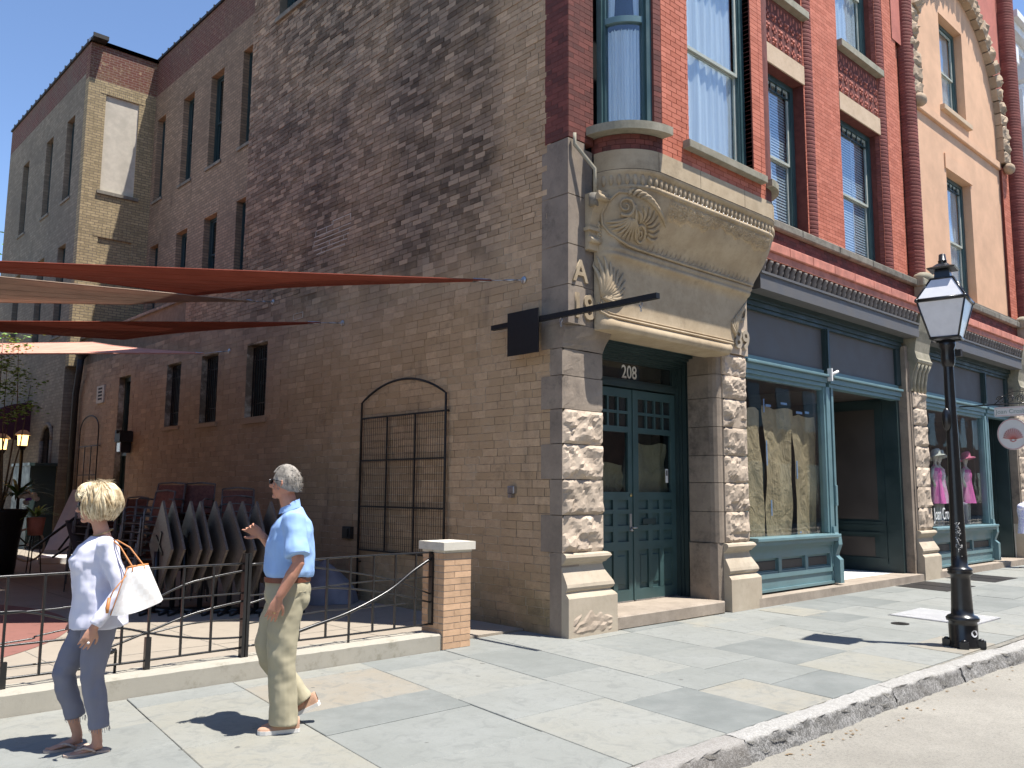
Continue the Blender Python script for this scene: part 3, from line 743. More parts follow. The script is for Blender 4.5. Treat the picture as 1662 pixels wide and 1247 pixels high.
def chip(u,v): 
    r=random.Random(int(u*997)*31+int(v*991)); ee=min(u,1-u,v,1-v)
    return F0(.06+.72*u,-.004+.02*(ee>.02)*r.random(),.02+.30*v*(1-.9*abs(u-.45)**1.2))
rk.grid(chip,12,6,smooth=False); rk.build('spalled_patch',M['stone'],o)
# pier 1 capital: flares outwards over the door
m=MB(F0); m.var=.35
prof=[(.72,3.364),(.73,3.42),(.76,3.5),(.80,3.57),(.81,3.64)]
b=len(m.v)
rr2=random.Random(9)
for x,z in prof:
    for u,d in ((0,-.45),(0,-.10+(z-3.36)*.1),(x*.3,-.09+(z-3.36)*.3),(x*.6,-.09+(z-3.36)*.3),(x,-.09+(z-3.36)*.25),(x,-.45)): m.v.append(tuple(F0(u,d+rr2.uniform(-.006,.012),z)))
for j in range(4):
    for i in range(5):
        k=b+j*6+i; m.face((k,k+1,k+7,k+6))
m.face([b+24+i for i in range(6)])
m.build('pier_capital',M['stonegr'],cb)
# stone above pier 1 with A and 18
m=MB(F0); m.var=.4; m.box(0,.50,-.45,-.02,3.645,4.12); m.build('stone_block',M['stonegr'],cb)
m=MB(F0); m.var=.25; m.box(0,.50,-.45,-.02,4.125,4.62); m.build('stone_block',M['stonegr'],cb)
m=MB(F0); m.var=.3; m.box(0,.46,-.45,-.02,4.625,5.24); m.build('stone_block',M['stonegr'],cb)
m=MB(F0); m.var=.2; m.box(0,.46,-.45,-.02,5.245,5.88); m.build('stone_block',M['stonegr'],cb)
m=MB(FS); m.var=.2
for a,b2 in ((3.65,4.12),(4.125,4.62),(4.625,5.24),(5.245,5.95)): m.box(-.36,-.0,-.3,.004,a+.003,b2-.003)
m.build('quoin_stone',M['stonegr'],cb)
text('carved_letter','A',.38,F0,.20,-.008,4.18,M['corbel'],cb,.03,font_off=.006)
text('carved_number','18',.42,F0,.25,-.008,3.74,M['corbel'],cb,.03,font_off=.008)
# scroll bracket on the flank side of the oriel
m=MB(F0); m.var=.5
m.prism([(-.03,4.60),(.05,4.60),(.075,4.70),(.06,4.80),(.075,4.92),(.12,5.05),(.19,5.17),(.22,5.24),(.22,5.30),(-.03,5.30)],.30,.47,axis='u')
m.tube([F0(.28,.085,4.71),F0(.47,.085,4.71)],.035,12); m.tube([F0(.28,.215,5.22),F0(.47,.215,5.22)],.04,12); m.box(.27,.47,-.02,.10,4.83,4.87)
m.build('scroll_bracket',M['corbel'],cb)
# small offset downpipe beside the oriel
m=MB(); zz=[(.06,-.05,6.0),(.06,-.05,5.86),(.30,-.16,5.58),(.30,-.16,5.26)]
m.tube(zz,(.028),4); tag(m.build('offset_pipe',M['sillst']),'short pale bent pipe beside the rounded stone oriel','pipe')
m=MB(F0); m.tube([F0(.30,.14,5.27),F0(.30,.14,5.12)],.06,8); m.build('pipe_shoe',M['soot'],cb)
# pier 2
P2=[.95,1.389,1.802,2.193,2.606,3.023,3.371,3.70]
for i in range(7):
    z0,z1=P2[i]+.004,P2[i+1]-.004
    rock('stone_block',F0,3.38,4.0,-.45,-.10,z0,z1,M['stone'],cb,40+i,rough=.052,nu=15,nz=9)
    m=MB(); m.var=.3+.15*(i%3)
    poly=[(3.376,.45),(3.22,.60),(3.22,.30)]+[(3.30-.08*math.cos(t*PI/12),.22-.10*math.sin(t*PI/12)) for t in range(7)]+[(3.376,.12)]
    poly=[(3.376,.60),(3.22,.60),(3.22,.30),(3.22,.24),(3.235,.18),(3.27,.135),(3.32,.118),(3.376,.12)]
    m.prism(poly,z0,z1); m.sm=False; m.build('jamb_stone',M['stonegr'],cb)
base_mould(3.34,4.13,3.34,4.0,None,3).build('pier_base',M['stonesm'],cb)
m=MB(); m.var=.3; m.prism([(3.338,.6),(3.20,.6),(3.19,.25),(3.24,.15),(3.338,.125)],0,.945); m.build('jamb_stone',M['stonegr'],cb)
m=MB(F0); m.var=.8; m.box(3.30,4.02,-.45,-.06,3.705,4.70); m.build('stone_block',M['stone'],cb)
text('carved_letter','D',.34,F0,3.84,-.05,4.22,M['stonesm'],cb,.03,font_off=.006)
text('carved_number','89',.40,F0,3.82,-.05,3.80,M['stonesm'],cb,.03,font_off=.008)
# ---------------- door ----------------
m=MB(F0); m.var=.6
m.box(.84,3.2,-.82,-.02,.0,.165,ch=.015); m.build('doorstep',M['step'],cb)
m=MB(F0); m.box(.72,.86,-1.2,-.3,0,4.6); m.build('door_jamb_wall',M['stonegr'],cb)
m=MB(F0); m.box(.7,3.4,-1.3,-.28,3.74,4.7); m.build('door_soffit',M['tealdk'],cb)
FD=FY(.8)
m=MB(FD)
m.box(.84,1.15,-.1,.06,.165,3.74); m.box(1.15,3.25,-.1,.06,3.5,3.74); m.box(1.15,3.25,-.09,.02,3.12,3.2); m.box(3.2,3.26,-.1,.03,.165,3.5)
# stepped, splayed jamb on the right
for k in range(6): m.box(3.24+.0+k*.012,3.42,.0+k*.075,.075+k*.075-.006,.165,3.60+.01*k)
for k in range(5): m.box(.84,3.4,.03+k*.07,.03+k*.07+.06,3.52+k*.035,3.735)
dr=m.build('entrance_door',M['tealdk'],cb)
bx('transom_pane',M['darkglass'],dr,FD,1.2,3.12,-.06,-.045,3.22,3.49)
m=MB(FD); m.box(1.15,3.2,-.07,-.0,3.2,3.235); m.box(1.15,3.2,-.07,0,3.475,3.5); m.box(3.12,3.2,-.07,0,3.235,3.475); m.box(1.15,1.2,-.07,0,3.235,3.475); m.build('transom_frame',M['tealdk'],dr)
text('house_number','208',.27,FD,2.16,-.042,3.26,M['white'],dr,.002,font_off=.002,sx=.85)
def leaf(u0,u1,hinge):
    m=MB(FD); w=u1-u0; st=.10
    m.box(u0,u0+st,-.08,-.03,.18,3.10); m.box(u1-st,u1,-.08,-.03,.18,3.10)
    for za,zb in ((.18,.33),(.86,.98),(1.12,1.2),(1.36,1.42),(1.55,1.66),(2.49,2.57),(2.75,2.79),(2.98,3.10)): m.box(u0+st,u1-st,-.08,-.03,za,zb)
    n=3
    for i in range(1,n):
        uu=u0+st+(w-2*st)*i/n; m.box(uu-.045,uu+.045,-.078,-.028,.33,.86); m.box(uu-.05,uu+.05,-.078,-.0275,.98,1.55)
    for i in range(1,4):
        uu=u0+st+(w-2*st)*i/4; m.box(uu-.018,uu+.018,-.078,-.028,2.57,2.98)
    L=m.build('door_leaf',M['tealdoor'],cb); L.name='double_door_leaf'; WM[L.name]=Matrix.Identity(4)
    m=MB(FD); m.box(u0+st,u1-st,-.078,-.06,.33,1.55); 
    m.build('door_panel',M['tealdoor'],L)
    for i in range(n):
        a=u0+st+(w-2*st)*i/n+.03; b=a+(w-2*st)/n-.06
        m=MB(FD); m.box(a+.025,b-.025,-.06,-.045,.40,.79,ch=.01); m.build('raised_panel',M['tealdoor'],L)
    m=MB(FD); m.box(u0+st,u1-st,-.062,-.056,1.66,2.49); m.build('door_pane',M['glass'],L)
    m=MB(FD); m.box(u0+st,u1-st,-.062,-.056,2.57,2.98); m.build('door_pane',M['darkglass'],L)
    m=MB(FD); m.box(u0,u1,-.085,-.025,.165,.182); m.build('threshold_strip',M['steel'],L)
    return L
Lr=leaf(2.23,3.2,1); Ll=leaf(1.15,2.20,0)
m=MB(FD); m.box(2.195,2.235,-.08,-.015,.18,3.10); m.build('astragal',M['tealdoor'],cb)
def paper(F,u0,u1,d,z0,z1,seed,parent,name='kraft_paper'):
    r=random.Random(seed); m=MB(F); ph=[r.uniform(0,6) for _ in range(6)]
    def fn(u,v):
        q=.035*math.sin(u*5+ph[0]+v*2.0)+.02*math.sin(u*11+v*4+ph[1])+.015*math.sin(v*9+ph[2]+u*3)
        e=.02*math.sin(v*7+ph[3])+.012*math.sin(v*17+ph[4])
        return F(u0+(u1-u0)*u+e*(1 if u<.5 else -1)*(abs(u-.5)*2),d+q*.8,z0+(z1-z0)*v+(.02*math.sin(u*9+ph[5]) if v>.99 else 0))
    m.grid(fn,18,26); return m.build(name,M['kraft'],parent)
paper(FD,2.35,3.12,-.16,1.6,2.36,3,cb); paper(FD,1.3,2.08,-.16,1.6,2.05,4,cb)
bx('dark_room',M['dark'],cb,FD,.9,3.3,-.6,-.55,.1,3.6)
m=MB(FD); m.box(2.99,3.05,-.055,-.052,1.80,2.0); s=m.build('sticker',M['white'],Lr)
m=MB(FD); m.box(3.0,3.04,-.0525,-.051,1.90,1.98); m.build('sticker_mark',M['greypaint'],s)
m=MB(FD); m.box(2.42,2.72,-.03,-.024,1.21,1.29,ch=.003); m.build('mail_slot',M['tealdk'],Lr)
m=MB(FD); m.box(2.12,2.165,-.03,-.02,1.12,1.36,ch=.004); m.tube([FD(2.14,-.02,1.17),FD(2.14,.035,1.17),FD(2.2,.045,1.17)],.012,8); m.tube([FD(2.14,-.02,1.16),FD(2.14,-.0,1.12)],.02,8); m.build('door_handle',M['steel'],Ll)
m=MB(FD); m.lathe([(.0,0),(.025,0),(.025,.012),(0,.014)],(0,0,0),12); m.v=[tuple(FD(2.155+a,-.03+c,1.62+b)) for a,b,c in m.v]; m.build('deadbolt',M['brass'],Ll)

# ---------------- oriel ----------------
orl=bpy.data.objects.new('oriel_dummy',None)
XL,XR=.46,4.17
def xrz(z):
    T=[(3.62,3.28),(3.8,3.40),(4.2,3.56),(4.55,3.82),(4.9,4.02),(5.2,4.13),(5.36,4.17),(9,4.17)]
    for (a,b),(c,d) in zip(T[:-1],T[1:]):
        if z<=c: return b+(d-b)*max(0,z-a)/(c-a)
    return 4.17
def opath(b,s,rx=None,xl=XL,xr=XR):
    """plan path of the oriel, s in 0..1, projection b"""
    r=max(b,.02); r=min(r,.62)
    La=r*PI/2; Lf=max(.1,(xr-r)-(xl+r)); T=2*La+Lf
    q=s*T
    if q<La:
        a=q/r; return (xl+r-r*math.cos(a),-b*math.sin(a)), (-math.cos(a),-math.sin(a))
    if q<La+Lf: return (xl+r+q-La,-b),(0,-1)
    a=(q-La-Lf)/r; return (xr-r+r*math.sin(a),-b*math.cos(a)),(math.sin(a),-math.cos(a))
PR=[(3.62,.17),(3.66,.20),(3.72,.20),(3.75,.155),(3.82,.14),(3.95,.14),(4.1,.145),(4.25,.15),(4.4,.16),(4.53,.175),(4.545,.21),(4.58,.225),(4.60,.20),(4.62,.205),(4.65,.23),(4.68,.20),(4.78,.225),(4.88,.285),(4.98,.36),(5.08,.43),(5.18,.485),(5.28,.525),(5.36,.545),(5.37,.575),(5.41,.58),(5.415,.55),(5.55,.57),(5.56,.61),(5.60,.615),(5.605,.60),(5.86,.60)]
def oz(z):
    for (a,b),(c,d) in zip(PR[:-1],PR[1:]):
        if a<=z<=c: return b+(d-b)*(z-a)/(c-a+1e-9)
    return PR[-1][1]
def obody(name,z0,z1,mat,var=.5,ns=90):
    P=[p for p in PR if z0-1e-6<=p[0]<=z1+1e-6]
    m=MB(); m.var=var; n=len(P)-1
    def fn(u,v):
        z,b=P[round(v*n)]; (x,y),_=opath(b,u,xr=xrz(z)); return (x,y,z)
    m.grid(fn,ns,n,smooth=True)
    for k,(e) in enumerate((0,n)):
        pts=[fn(i/ns,e/n) for i in range(ns+1)]; pts=pts+[(xrz(P[e][0]),.3,P[e][0]),(XL,.3,P[e][0])]
        m.face([m.vv(p) for p in pts][::(1 if k else -1)])
    return m.build(name,mat,cb)
ob=obody('oriel_corbel',3.62,5.36,M['corbel']); obody('oriel_moulding',5.36,5.60,M['corbel'],.6)
for k,(s0,s1) in enumerate(((0,.20),(.2,.40),(.40,.64),(.64,.82),(.82,1))):   # smooth band stones
    m=MB(); m.var=(.35,.6,.75,.55,.65)[k]
    def fn(u,v):
        s=s0+(s1-s0)*u+(.0008 if u==0 else -.0008 if u==1 else 0); (x,y),n_=opath(.62,s); return (x,y,5.605+.25*v)
    m.grid(fn,20,1)
    m.grid(lambda u,v:(opath(.62-.1*v,s0+(s1-s0)*u)[0]+(5.855,)),20,1,smooth=False); m.build('band_stone',M['corbel'],cb)
# egg drops under the band
sh=MB(); sh.ball((0,0,0),(.031,.030,.070),8,6); em=sh.mesh('egg_drop',M['corbel'])
ne=44
for i in range(ne):
    s=(i+.5)/ne; (x,y),n_=opath(.565,s)
    o=bpy.data.objects.new('egg_drop',em); o.location=(x,y,5.47); o.rotation_euler=(0,0,math.atan2(n_[1],n_[0])+PI/2); link(o,cb)
def surfp(x,z,off=0):
    """point on the corbel face: x measured along the front"""
    b=oz(z); r=min(max(b,.02),.62); La=r*PI/2; Lf=(xrz(z)-r)-(XL+r); q=x
    (px,py),n_=opath(b,max(0,min(1,q/(2*La+Lf))),xr=xrz(z)); return (px+n_[0]*off,py+n_[1]*off,z)
def spiral(m,cx,cz,r0,turns,sgn,start,off=.016,rad=.022,n=40):
    pts=[]
    for i in range(n+1):
        t=i/n; a=start+sgn*turns*2*PI*t; r=r0*(1-.86*t); pts.append(surfp(cx+r*math.cos(a),cz+r*math.sin(a),off))
    m.tube(pts,[rad*(1-.5*i/n) for i in range(n+1)],6)
def lobe(m,x0,z0,x1,z1,w=.03,bend=.05,off=.012):
    pts=[];rd=[]
    dx,dz=x1-x0,z1-z0; L=math.hypot(dx,dz)
    for i in range(9):
        t=i/8; o=bend*math.sin(t*PI)*1; pts.append(surfp(x0+dx*t-dz/L*o,z0+dz*t+dx/L*o,off)); rd.append((w*math.sin(PI*(.12+.86*t))**.8,w*.95*math.sin(PI*(.15+.8*t))))
    m.tube(pts,rd,6)
m=MB(); m.var=.45
spiral(m,.42,5.14,.12,1.6,1,-2.2); spiral(m,.70,4.86,.11,1.6,-1,2.4)
m.tube([surfp(*p,.014) for p in [(.50,5.30),(.34,5.31),(.20,5.20),(.12,5.05),(.13,4.92),(.20,4.82),(.34,4.75),(.5,4.72),(.7,4.71),(1.0,4.705),(1.6,4.70),(2.6,4.70),(3.4,4.70)]],[.018]*7+[.02]*6,6)
m.tube([surfp(*p,.014) for p in [(.54,5.16),(.56,5.04),(.57,4.95),(.60,4.88)]],.018,6)
for k in range(9):
    a=-3.0+k*.26; lobe(m,.50+.03*math.cos(a),5.02+.02*math.sin(a),.50+.34*math.cos(a),4.98+.24*math.sin(a)*.9,.024,.03)
for k in range(8): lobe(m,.46+.05*k,5.27-.008*k,.56+.085*k,5.345-.018*k-.004*k*k,.028,.03)
for k in range(8):
    a=2.3-k*.36; lobe(m,.72+.12*math.cos(a),4.90+.10*math.sin(a),.76+.30*math.cos(a),4.95+.22*math.sin(a),.026,-.04)
for k in range(6): lobe(m,.10,4.70+.04*k,.0+.01*k,4.84+.07*k,.030,.03)
m.build('carved_scroll',M['corbel'],ob)
m=MB(); m.var=.5
for k in range(25): lobe(m,.86+k*.098,4.715,.93+k*.098,4.80+.012*(k%2),.017,-.03,.002)
m.build('carved_fringe',M['corbel'],ob)
m=MB(); m.var=.5   # lower panel: palmette at the corner and moulding line
for k in range(11):
    a=1.9-k*.2; L=.44+.05*math.sin(k*1.2); lobe(m,.10,4.02,.10+L*math.cos(a)*.95,4.04+L*math.sin(a)+.02,.036,-.05)
for k in range(3): lobe(m,.12,4.02,.30+.07*k,4.12-.05*k,.028,-.06)
pts=[(.06,3.95),(.09,3.84),(.18,3.79)]+[(.4+i*.23,3.785) for i in range(12)]+[(3.02,3.80),(3.08,3.88),(3.10,4.0)]
m.tube([surfp(*p,.006) for p in pts],.016,6); m.tube([surfp(p[0]*.985+.03,p[1]+.04,.004) for p in pts[:-1]],.009,6)
for k in range(8): lobe(m,3.08,3.92,2.88+.06*k,4.12+.05*k,.028,.06)
spiral(m,3.06,3.98,.08,1.3,1,0)
m.build('carved_leaf',M['corbel'],ob)
# eroded strip and bird spikes
m=MB(); r3=random.Random(8); m.var=.9
def er(u,v):
    z=5.335-(.20+.05*math.sin(u*9)+.03*math.sin(u*23)+.02*math.sin(u*61))*v*(1-.25*u)+.012*r3.uniform(-1,1)*(v>.05); q=1.13+2.45*u+(.0 if 0<v<1 else 0)
    e=min(u/.03,(1-u)/.01,v/.1+.3,(1-v)/.18+.0,1); return surfp(q,z,max(-.012,.020*e*(.3+1.3*r3.random())-.004))
m.grid(er,260,20,smooth=False); m.build('eroded_stone',M['corbel'],ob)
m=MB()
for i in range(24):
    p=Vector(surfp(1.2+i*.1,5.35,.02)); m.tube([p,p+Vector((0,-.02,.075))],.0035,4)
m.build('bird_spikes',M['steel'],ob)
# oriel brick: band below the sill, piers beside the window
CX,CR=XL+.62,.60     # left rounded corner
def arcF(a0,a1,r0,r1,z0,z1,cx=CX,seg=10,var=.5,m=None,mirror=False):
    m=m or MB(); m.var=var; b=len(m.v)
    for i in range(seg+1):
        a=a0+(a1-a0)*i/seg
        for r,z in ((r0,z0),(r1,z0),(r1,z1),(r0,z1)):
            x=cx-r*math.cos(a); 
            if mirror: x=XL+XR-x
            m.v.append((x,-r*math.sin(a),z))
    for i in range(seg):
        for k in range(4):
            k2=(k+1)%4; q=(b+i*4+k,b+(i+1)*4+k,b+(i+1)*4+k2,b+i*4+k2); m.face(q[::-1] if mirror else q)
    m.face([b+k for k in range(4)]); m.face([b+seg*4+k for k in range(4)][::-1]); return m
fr0=CX; fr1=XR-.62
FO=FY(-.60)
ZT=15
opn=(1.66,3.23,6.18,9.4)
m=MB(FO); m.box(fr0,fr1,-.25,-.006,5.86,6.18); m.box(fr0,1.66,-.25,-.006,6.18,9.6); m.box(3.23,fr1,-.25,-.006,6.18,9.6); m.box(1.66,3.23,-.25,-.006,9.4,9.6)
arcF(-.1,PI/2,.3,.594,5.86,6.06,m=m); arcF(1.33,PI/2,.35,.594,6.06,9.6,m=m)
arcF(0,PI/2,.3,.594,5.86,9.6,m=m,mirror=True)
m.build('oriel_core',M['redjoint'],cb)
bricks(cb,FO,fr0,fr1,5.86,9.6,[(1.66,3.23,6.05+.12,9.4)],.21,.069,M['red'],230,lambda u,z:z*.5+abs(u-1.2),proud=.002,gap=.006,rnd=.0005,name='red_brick',seed=21)
m=MB()
for j in range(3):
    for i in range(8):
        a=(i+(j%2)*.5)*.2; arcF(a+.005,min(a+.195,PI/2),.45,.602,5.863+j*.066,5.863+j*.066+.06,seg=3,var=rng.random(),m=m)
for j in range(52): arcF(1.34,PI/2-.01,.45,.602,6.182+j*.069,6.182+j*.069+.062,seg=3,var=rng.random(),m=m); 
m.build('curved_bricks',M['redshade'],cb,stuff=True)
# brick return between the flank and the oriel (upper storeys)
m=MB(F0); m.box(.0,.46,-.4,-.006,5.96,15.2); m.build('corner_pier_core',M['redjoint'],cb)
bricks(cb,F0,.0,.46,5.96,15.2,[],.21,.069,M['redshade'],0,None,proud=.002,gap=.006,rnd=.001,name='shaded_brick',seed=22)
m=MB(FS); m.box(-.38,.0,-.3,-.008,5.96,15.2); m.build('corner_pier_core',M['redjoint'],cb)
bricks(cb,FS,-.38,.0,5.96,15.2,[],.21,.069,M['redshade'],0,None,proud=.002,gap=.006,rnd=.001,name='shaded_brick',seed=23)
# sills
m=arcF(-.12,PI/2+.02,.3,.76,6.062,6.165,seg=16); m.var=.6; cs=m.build('curved_sill',M['sillst'],cb)
m=arcF(-.0,PI/2,.3,.70,6.062,6.165,seg=12,mirror=True); m.build('curved_sill',M['sillst'],cb)
# curved corner window
m=MB(); 
arcF(.03,.16,.46,.57,6.166,9.6,seg=3,m=m); arcF(1.20,1.33,.46,.57,6.166,9.6,seg=3,m=m); arcF(.16,1.20,.46,.57,6.166,6.22,seg=10,m=m)
arcF(.16,.22,.44,.53,6.22,9.6,seg=2,m=m); arcF(1.14,1.20,.44,.53,6.22,9.6,seg=2,m=m)
cw=m.build('curved_window',M['tealdoor'],cb)
m=arcF(.22,1.14,.45,.53,7.58,7.66,seg=12); m.build('meeting_rail',M['teal'],cw)
m=arcF(.22,1.14,.45,.52,6.22,6.26,seg=12); m.build('sash',M['stopcol'],cw)
arcF(.22,1.14,.485,.49,6.26,7.58,seg=14).build('pane',M['glassup'],cw)
arcF(.22,1.14,.475,.48,7.66,9.5,seg=14).build('pane',M['glassup'],cw)
m=MB(); m.grid(lambda u,v:(CX-(.43+.014*math.sin(u*60)+.006*math.sin(u*23+v*3))*math.cos(.2+.96*u),-(.43+.014*math.sin(u*60))*math.sin(.2+.96*u),6.25+1.27*v+.01*math.sin(u*90)*(v>.9)),60,6)
m.build('curtain',M['curtain'],cw)
for a,b in ((.2,.62),(.8,1.16)):
    m=MB(); m.grid(lambda u,v:(CX-.43*math.cos(a+(b-a)*(u if a<.5 else 1-u)*(1-.55*v)) if a<.5 else CX-.43*math.cos(b-(b-a)*u*(.45+.55*v)), -.43*math.sin(a+(b-a)*u*(1-.55*v)) if a<.5 else -.43*math.sin(b-(b-a)*u*(.45+.55*v)),7.6+1.9*(1-v) if a<.5 else 7.6+1.9*v),20,8)
    m.build('curtain',M['curtain'],cw)
bx('dark_room',M['dark'],cb,FY(1.2),.6,4.2,-.05,0,5.9,9.8)
# big front window of the oriel
sash_window(cb,FO,1.66,3.23,6.18,9.35,inset=.12,fw=.10,mid=.46,frame='tealdoor',glass='glassup',curtain='curtain',room=False)
m=MB(FO); m.box(1.52,3.42,-.1,.11,6.062,6.165,ch=.006); m.var=.55; m.build('window_sill',M['sillst'],cb)
for x in (1.64,3.23):
    m=MB(FO)
    for j in range(46): m.var=rng.random(); m.box(x if x<2 else x-.0,(x+.02) if x<2 else x+.012,-.25,-.02,6.185+j*.069,6.185+j*.069+.062)
    m.build('reveal_brickwork',M['redshade'],cb,stuff=True)
bx('oriel_roof',M['soot'],cb,F0,XL,XR,-.3,.5,9.6,9.7)

# ---------------- red brick front, floors 2 and 3 ----------------
UY=.12; FU=FY(UY)      # upper wall plane
W1=(4.5,6.16); W2=(7.52,9.22); Z2=(6.0,8.78); Z3=(10.12,13.2)
fh=[(W1[0],W1[1],*Z2),(W2[0],W2[1],*Z2),(W1[0],W1[1],*Z3),(W2[0],W2[1],*Z3)]
wall(cb,FU,4.1,10.3,5.0,15.2,fh,.4,M['redjoint'],'front_wall',d1=-.006)
wall(cb,F0,.46,4.1,9.7,15.2,[(1.6,3.2,10.3,13)],.4,M['redjoint'],'front_wall',d1=-.006)
bricks(cb,F0,.46,4.1,9.7,15.2,[(1.6,3.2,10.3,13)],.21,.069,M['red'],0,None,proud=.002,gap=.006,rnd=.0005,name='red_brick',seed=24)
sash_window(cb,F0,1.6,3.2,10.3,13,frame='tealdoor',glass='glassup')
bh2=fh+[(W1[0],W1[1],8.78,10.12),(W2[0],W2[1],8.78,10.12),(4.1,4.42,5,6)]
bricks(cb,FU,4.1,10.3,5.9,15.2,bh2,.21,.069,M['red'],0,None,proud=.002,gap=.006,rnd=.0005,name='red_brick',seed=25)
for (a,b) in (W1,W2):
    sash_window(cb,FU,a,b,Z2[0],Z2[1],inset=.2,fw=.10,mid=.47,frame='tealdoor',glass='glassup',topgrid=7,curtain='blind')
    sash_window(cb,FU,a,b,Z3[0],Z3[1],inset=.2,fw=.10,mid=.5,frame='tealdoor',glass='glassup',curtain='curtain')
    n=5
    for i in range(1):
        m=MB(FU); m.var=.6; m.box(a-.02,b+.02,-.35,.02,8.782,9.12); m.build('lintel',M['tanstone'],cb)
    m=MB(FU); m.var=.7; m.box(a-.06,b+.06,-.3,.13,9.98,10.115,ch=.005); m.build('window_sill',M['sillst'],cb)
    bx('panel_back',M['terra'],cb,FU,a,b,-.3,-.05,9.125,9.975)
# terracotta tiles
tm=MB(); s=.105
tm.box(-s+.006,s-.006,-.03,.012,-s+.006,s-.006,back=False)
for k in range(4):
    a=PI/4+k*PI/2; tm.ball((.052*math.cos(a),.022,.052*math.sin(a)),(.034,.026,.034),6,4)
tm.ball((0,.04,0),(.03,.035,.03),6,4)
tm.v=[(x,-y,z) for x,y,z in tm.v]; tme=tm.mesh('terracotta_tile',M['terra'])
tm2=MB(); tm2.box(-s+.006,s-.006,-.03,.02,-s+.006,s-.006,back=False)
for (a,b) in ((-.05,.0),(.05,0),(0,.05),(0,-.05)): tm2.box(a-.022,a+.022,.02,.04,b-.022,b+.022)
tm2.v=[(x,-y,z) for x,y,z in tm2.v]; tme2=tm2.mesh('terracotta_tile',M['terra'])
for (a,b) in (W1,W2):
    n=8; w=(b-a)/n
    for i in range(n):
        for j in range(3):
            o=bpy.data.objects.new('terracotta_tile',tme if (i+j)%2 else tme2); o.location=(a+w*(i+.5),UY+.03,9.235+.211*j); link(o,cb)
    m=MB(FU)
    for i in range(n*2): m.ball(FU(a+w*(i+.5)/2,-.02,9.82+(.05 if i%2 else 0)),(.03,.03,.06 if i%2 else .09),6,4)
    m.build('terracotta_crest',M['terra'],cb)
# rounded, ribbed brick columns
def ribcol(x,y,r,z0,z1,a0,a1,mat,pitch=.0765,name='ribbed_column',seg=9):
    m=MB(); sm=MB(); n=int((z1-z0)/pitch)
    for i in range(n):
        z=z0+i*pitch; m.var=rng.random()
        m.lathe([(r-.007,0),(r-.001,.006),(r,.02),(r,.056),(r-.001,.070),(r-.007,pitch)],(x,y,z),seg,a0,a1)
    return m.build(name,mat,cb)
# bull-nosed corners beside the windows
ribcol(6.34,UY+.09,.17,5.95,15.2,PI,PI*1.55,M['redcol']); 
ribcol(9.37,UY+.09,.17,5.95,15.2,PI,PI*1.55,M['redcol'])
m=MB(FU); 
for a,b in ((6.30,7.36),(9.36,10.02)): m.box(a,b,0,.068,5.95,15.2)
m.build('pier_core',M['redjoint'],cb)
bricks(cb,FY(UY-.07),6.36,7.36,5.95,15.2,[],.21,.069,M['red'],0,None,proud=.004,gap=.006,rnd=.0005,name='pier_brick',seed=26)
bricks(cb,FY(UY-.07),9.42,10.02,5.95,15.2,[],.21,.069,M['red'],0,None,proud=.004,gap=.006,rnd=.0005,name='pier_brick',seed=27)
ribcol(10.50,.08,.21,6.0,15.2,PI*.95,PI*1.9,M['redcol'],seg=14)
# stone sill band, brick frieze coloured as shaded, red moulding, egg cornice, fascia
def band(u0,u1,d0,d1,z0,z1,mat,name,var=.5,ch=0,piece=None):
    if piece:
        u=u0
        while u<u1-.05:
            e=min(u1,u+piece); m=MB(F0); m.var=rng.random(); m.box(u+.002,e-.002,d0,d1,z0,z1,ch=ch); m.build(name,M[mat],cb); u=e
    else:
        m=MB(F0); m.var=var; m.box(u0,u1,d0,d1,z0,z1,ch=ch); m.build(name,M[mat],cb)
def cornice(u0,u1):
    band(u0,u1,-.3,.14,5.80,5.94,'soot','sill_band',ch=.02,piece=1.3)
    m=MB(F0); m.box(u0,u1,-.3,.05,5.52,5.795); m.build('frieze_core',M['redjoint'],cb)
    bricks(cb,FY(-.05),u0,u1,5.52,5.795,[],.21,.069,M['redshade'],0,None,proud=.004,gap=.006,rnd=.001,name='frieze_brick',seed=31)
    band(u0,u1,-.3,.20,5.36,5.515,'redmould','red_moulding',ch=.012,piece=.75)
    band(u0,u1,-.3,.16,5.24,5.355,'redmould','red_moulding_soffit',var=.1)
    m=MB(F0); m.box(u0,u1,-.3,.04,5.04,5.235); m.build('cornice_back',M['greypaint'],cb)
    n=int((u1-u0)/.175)
    for i in range(n):
        o=bpy.data.objects.new('scroll_modillion',smod); o.location=(u0+.09+(u1-u0-.1)*i/n,-.04,5.13); link(o,cb)
    band(u0,u1,-.3,.10,4.76,5.035,'greypaint','fascia')
    band(u0,u1,-.3,.125,5.0,5.038,'greypaint','fascia_bead')
sm_=MB(); 
sm_.tube([(0,.02,-.1),(0,-.035,-.075),(0,-.05,-.02),(0,-.05,.03),(0,-.085,.07),(0,-.10,.10)],[(.05,.04),(.055,.045),(.055,.05),(.052,.05),(.052,.045),(.045,.03)],8,ref=(1,0,0))
smod=sm_.mesh('scroll_modillion',M['eggs'])
cornice(4.17,10.1); cornice(10.95,16.4)
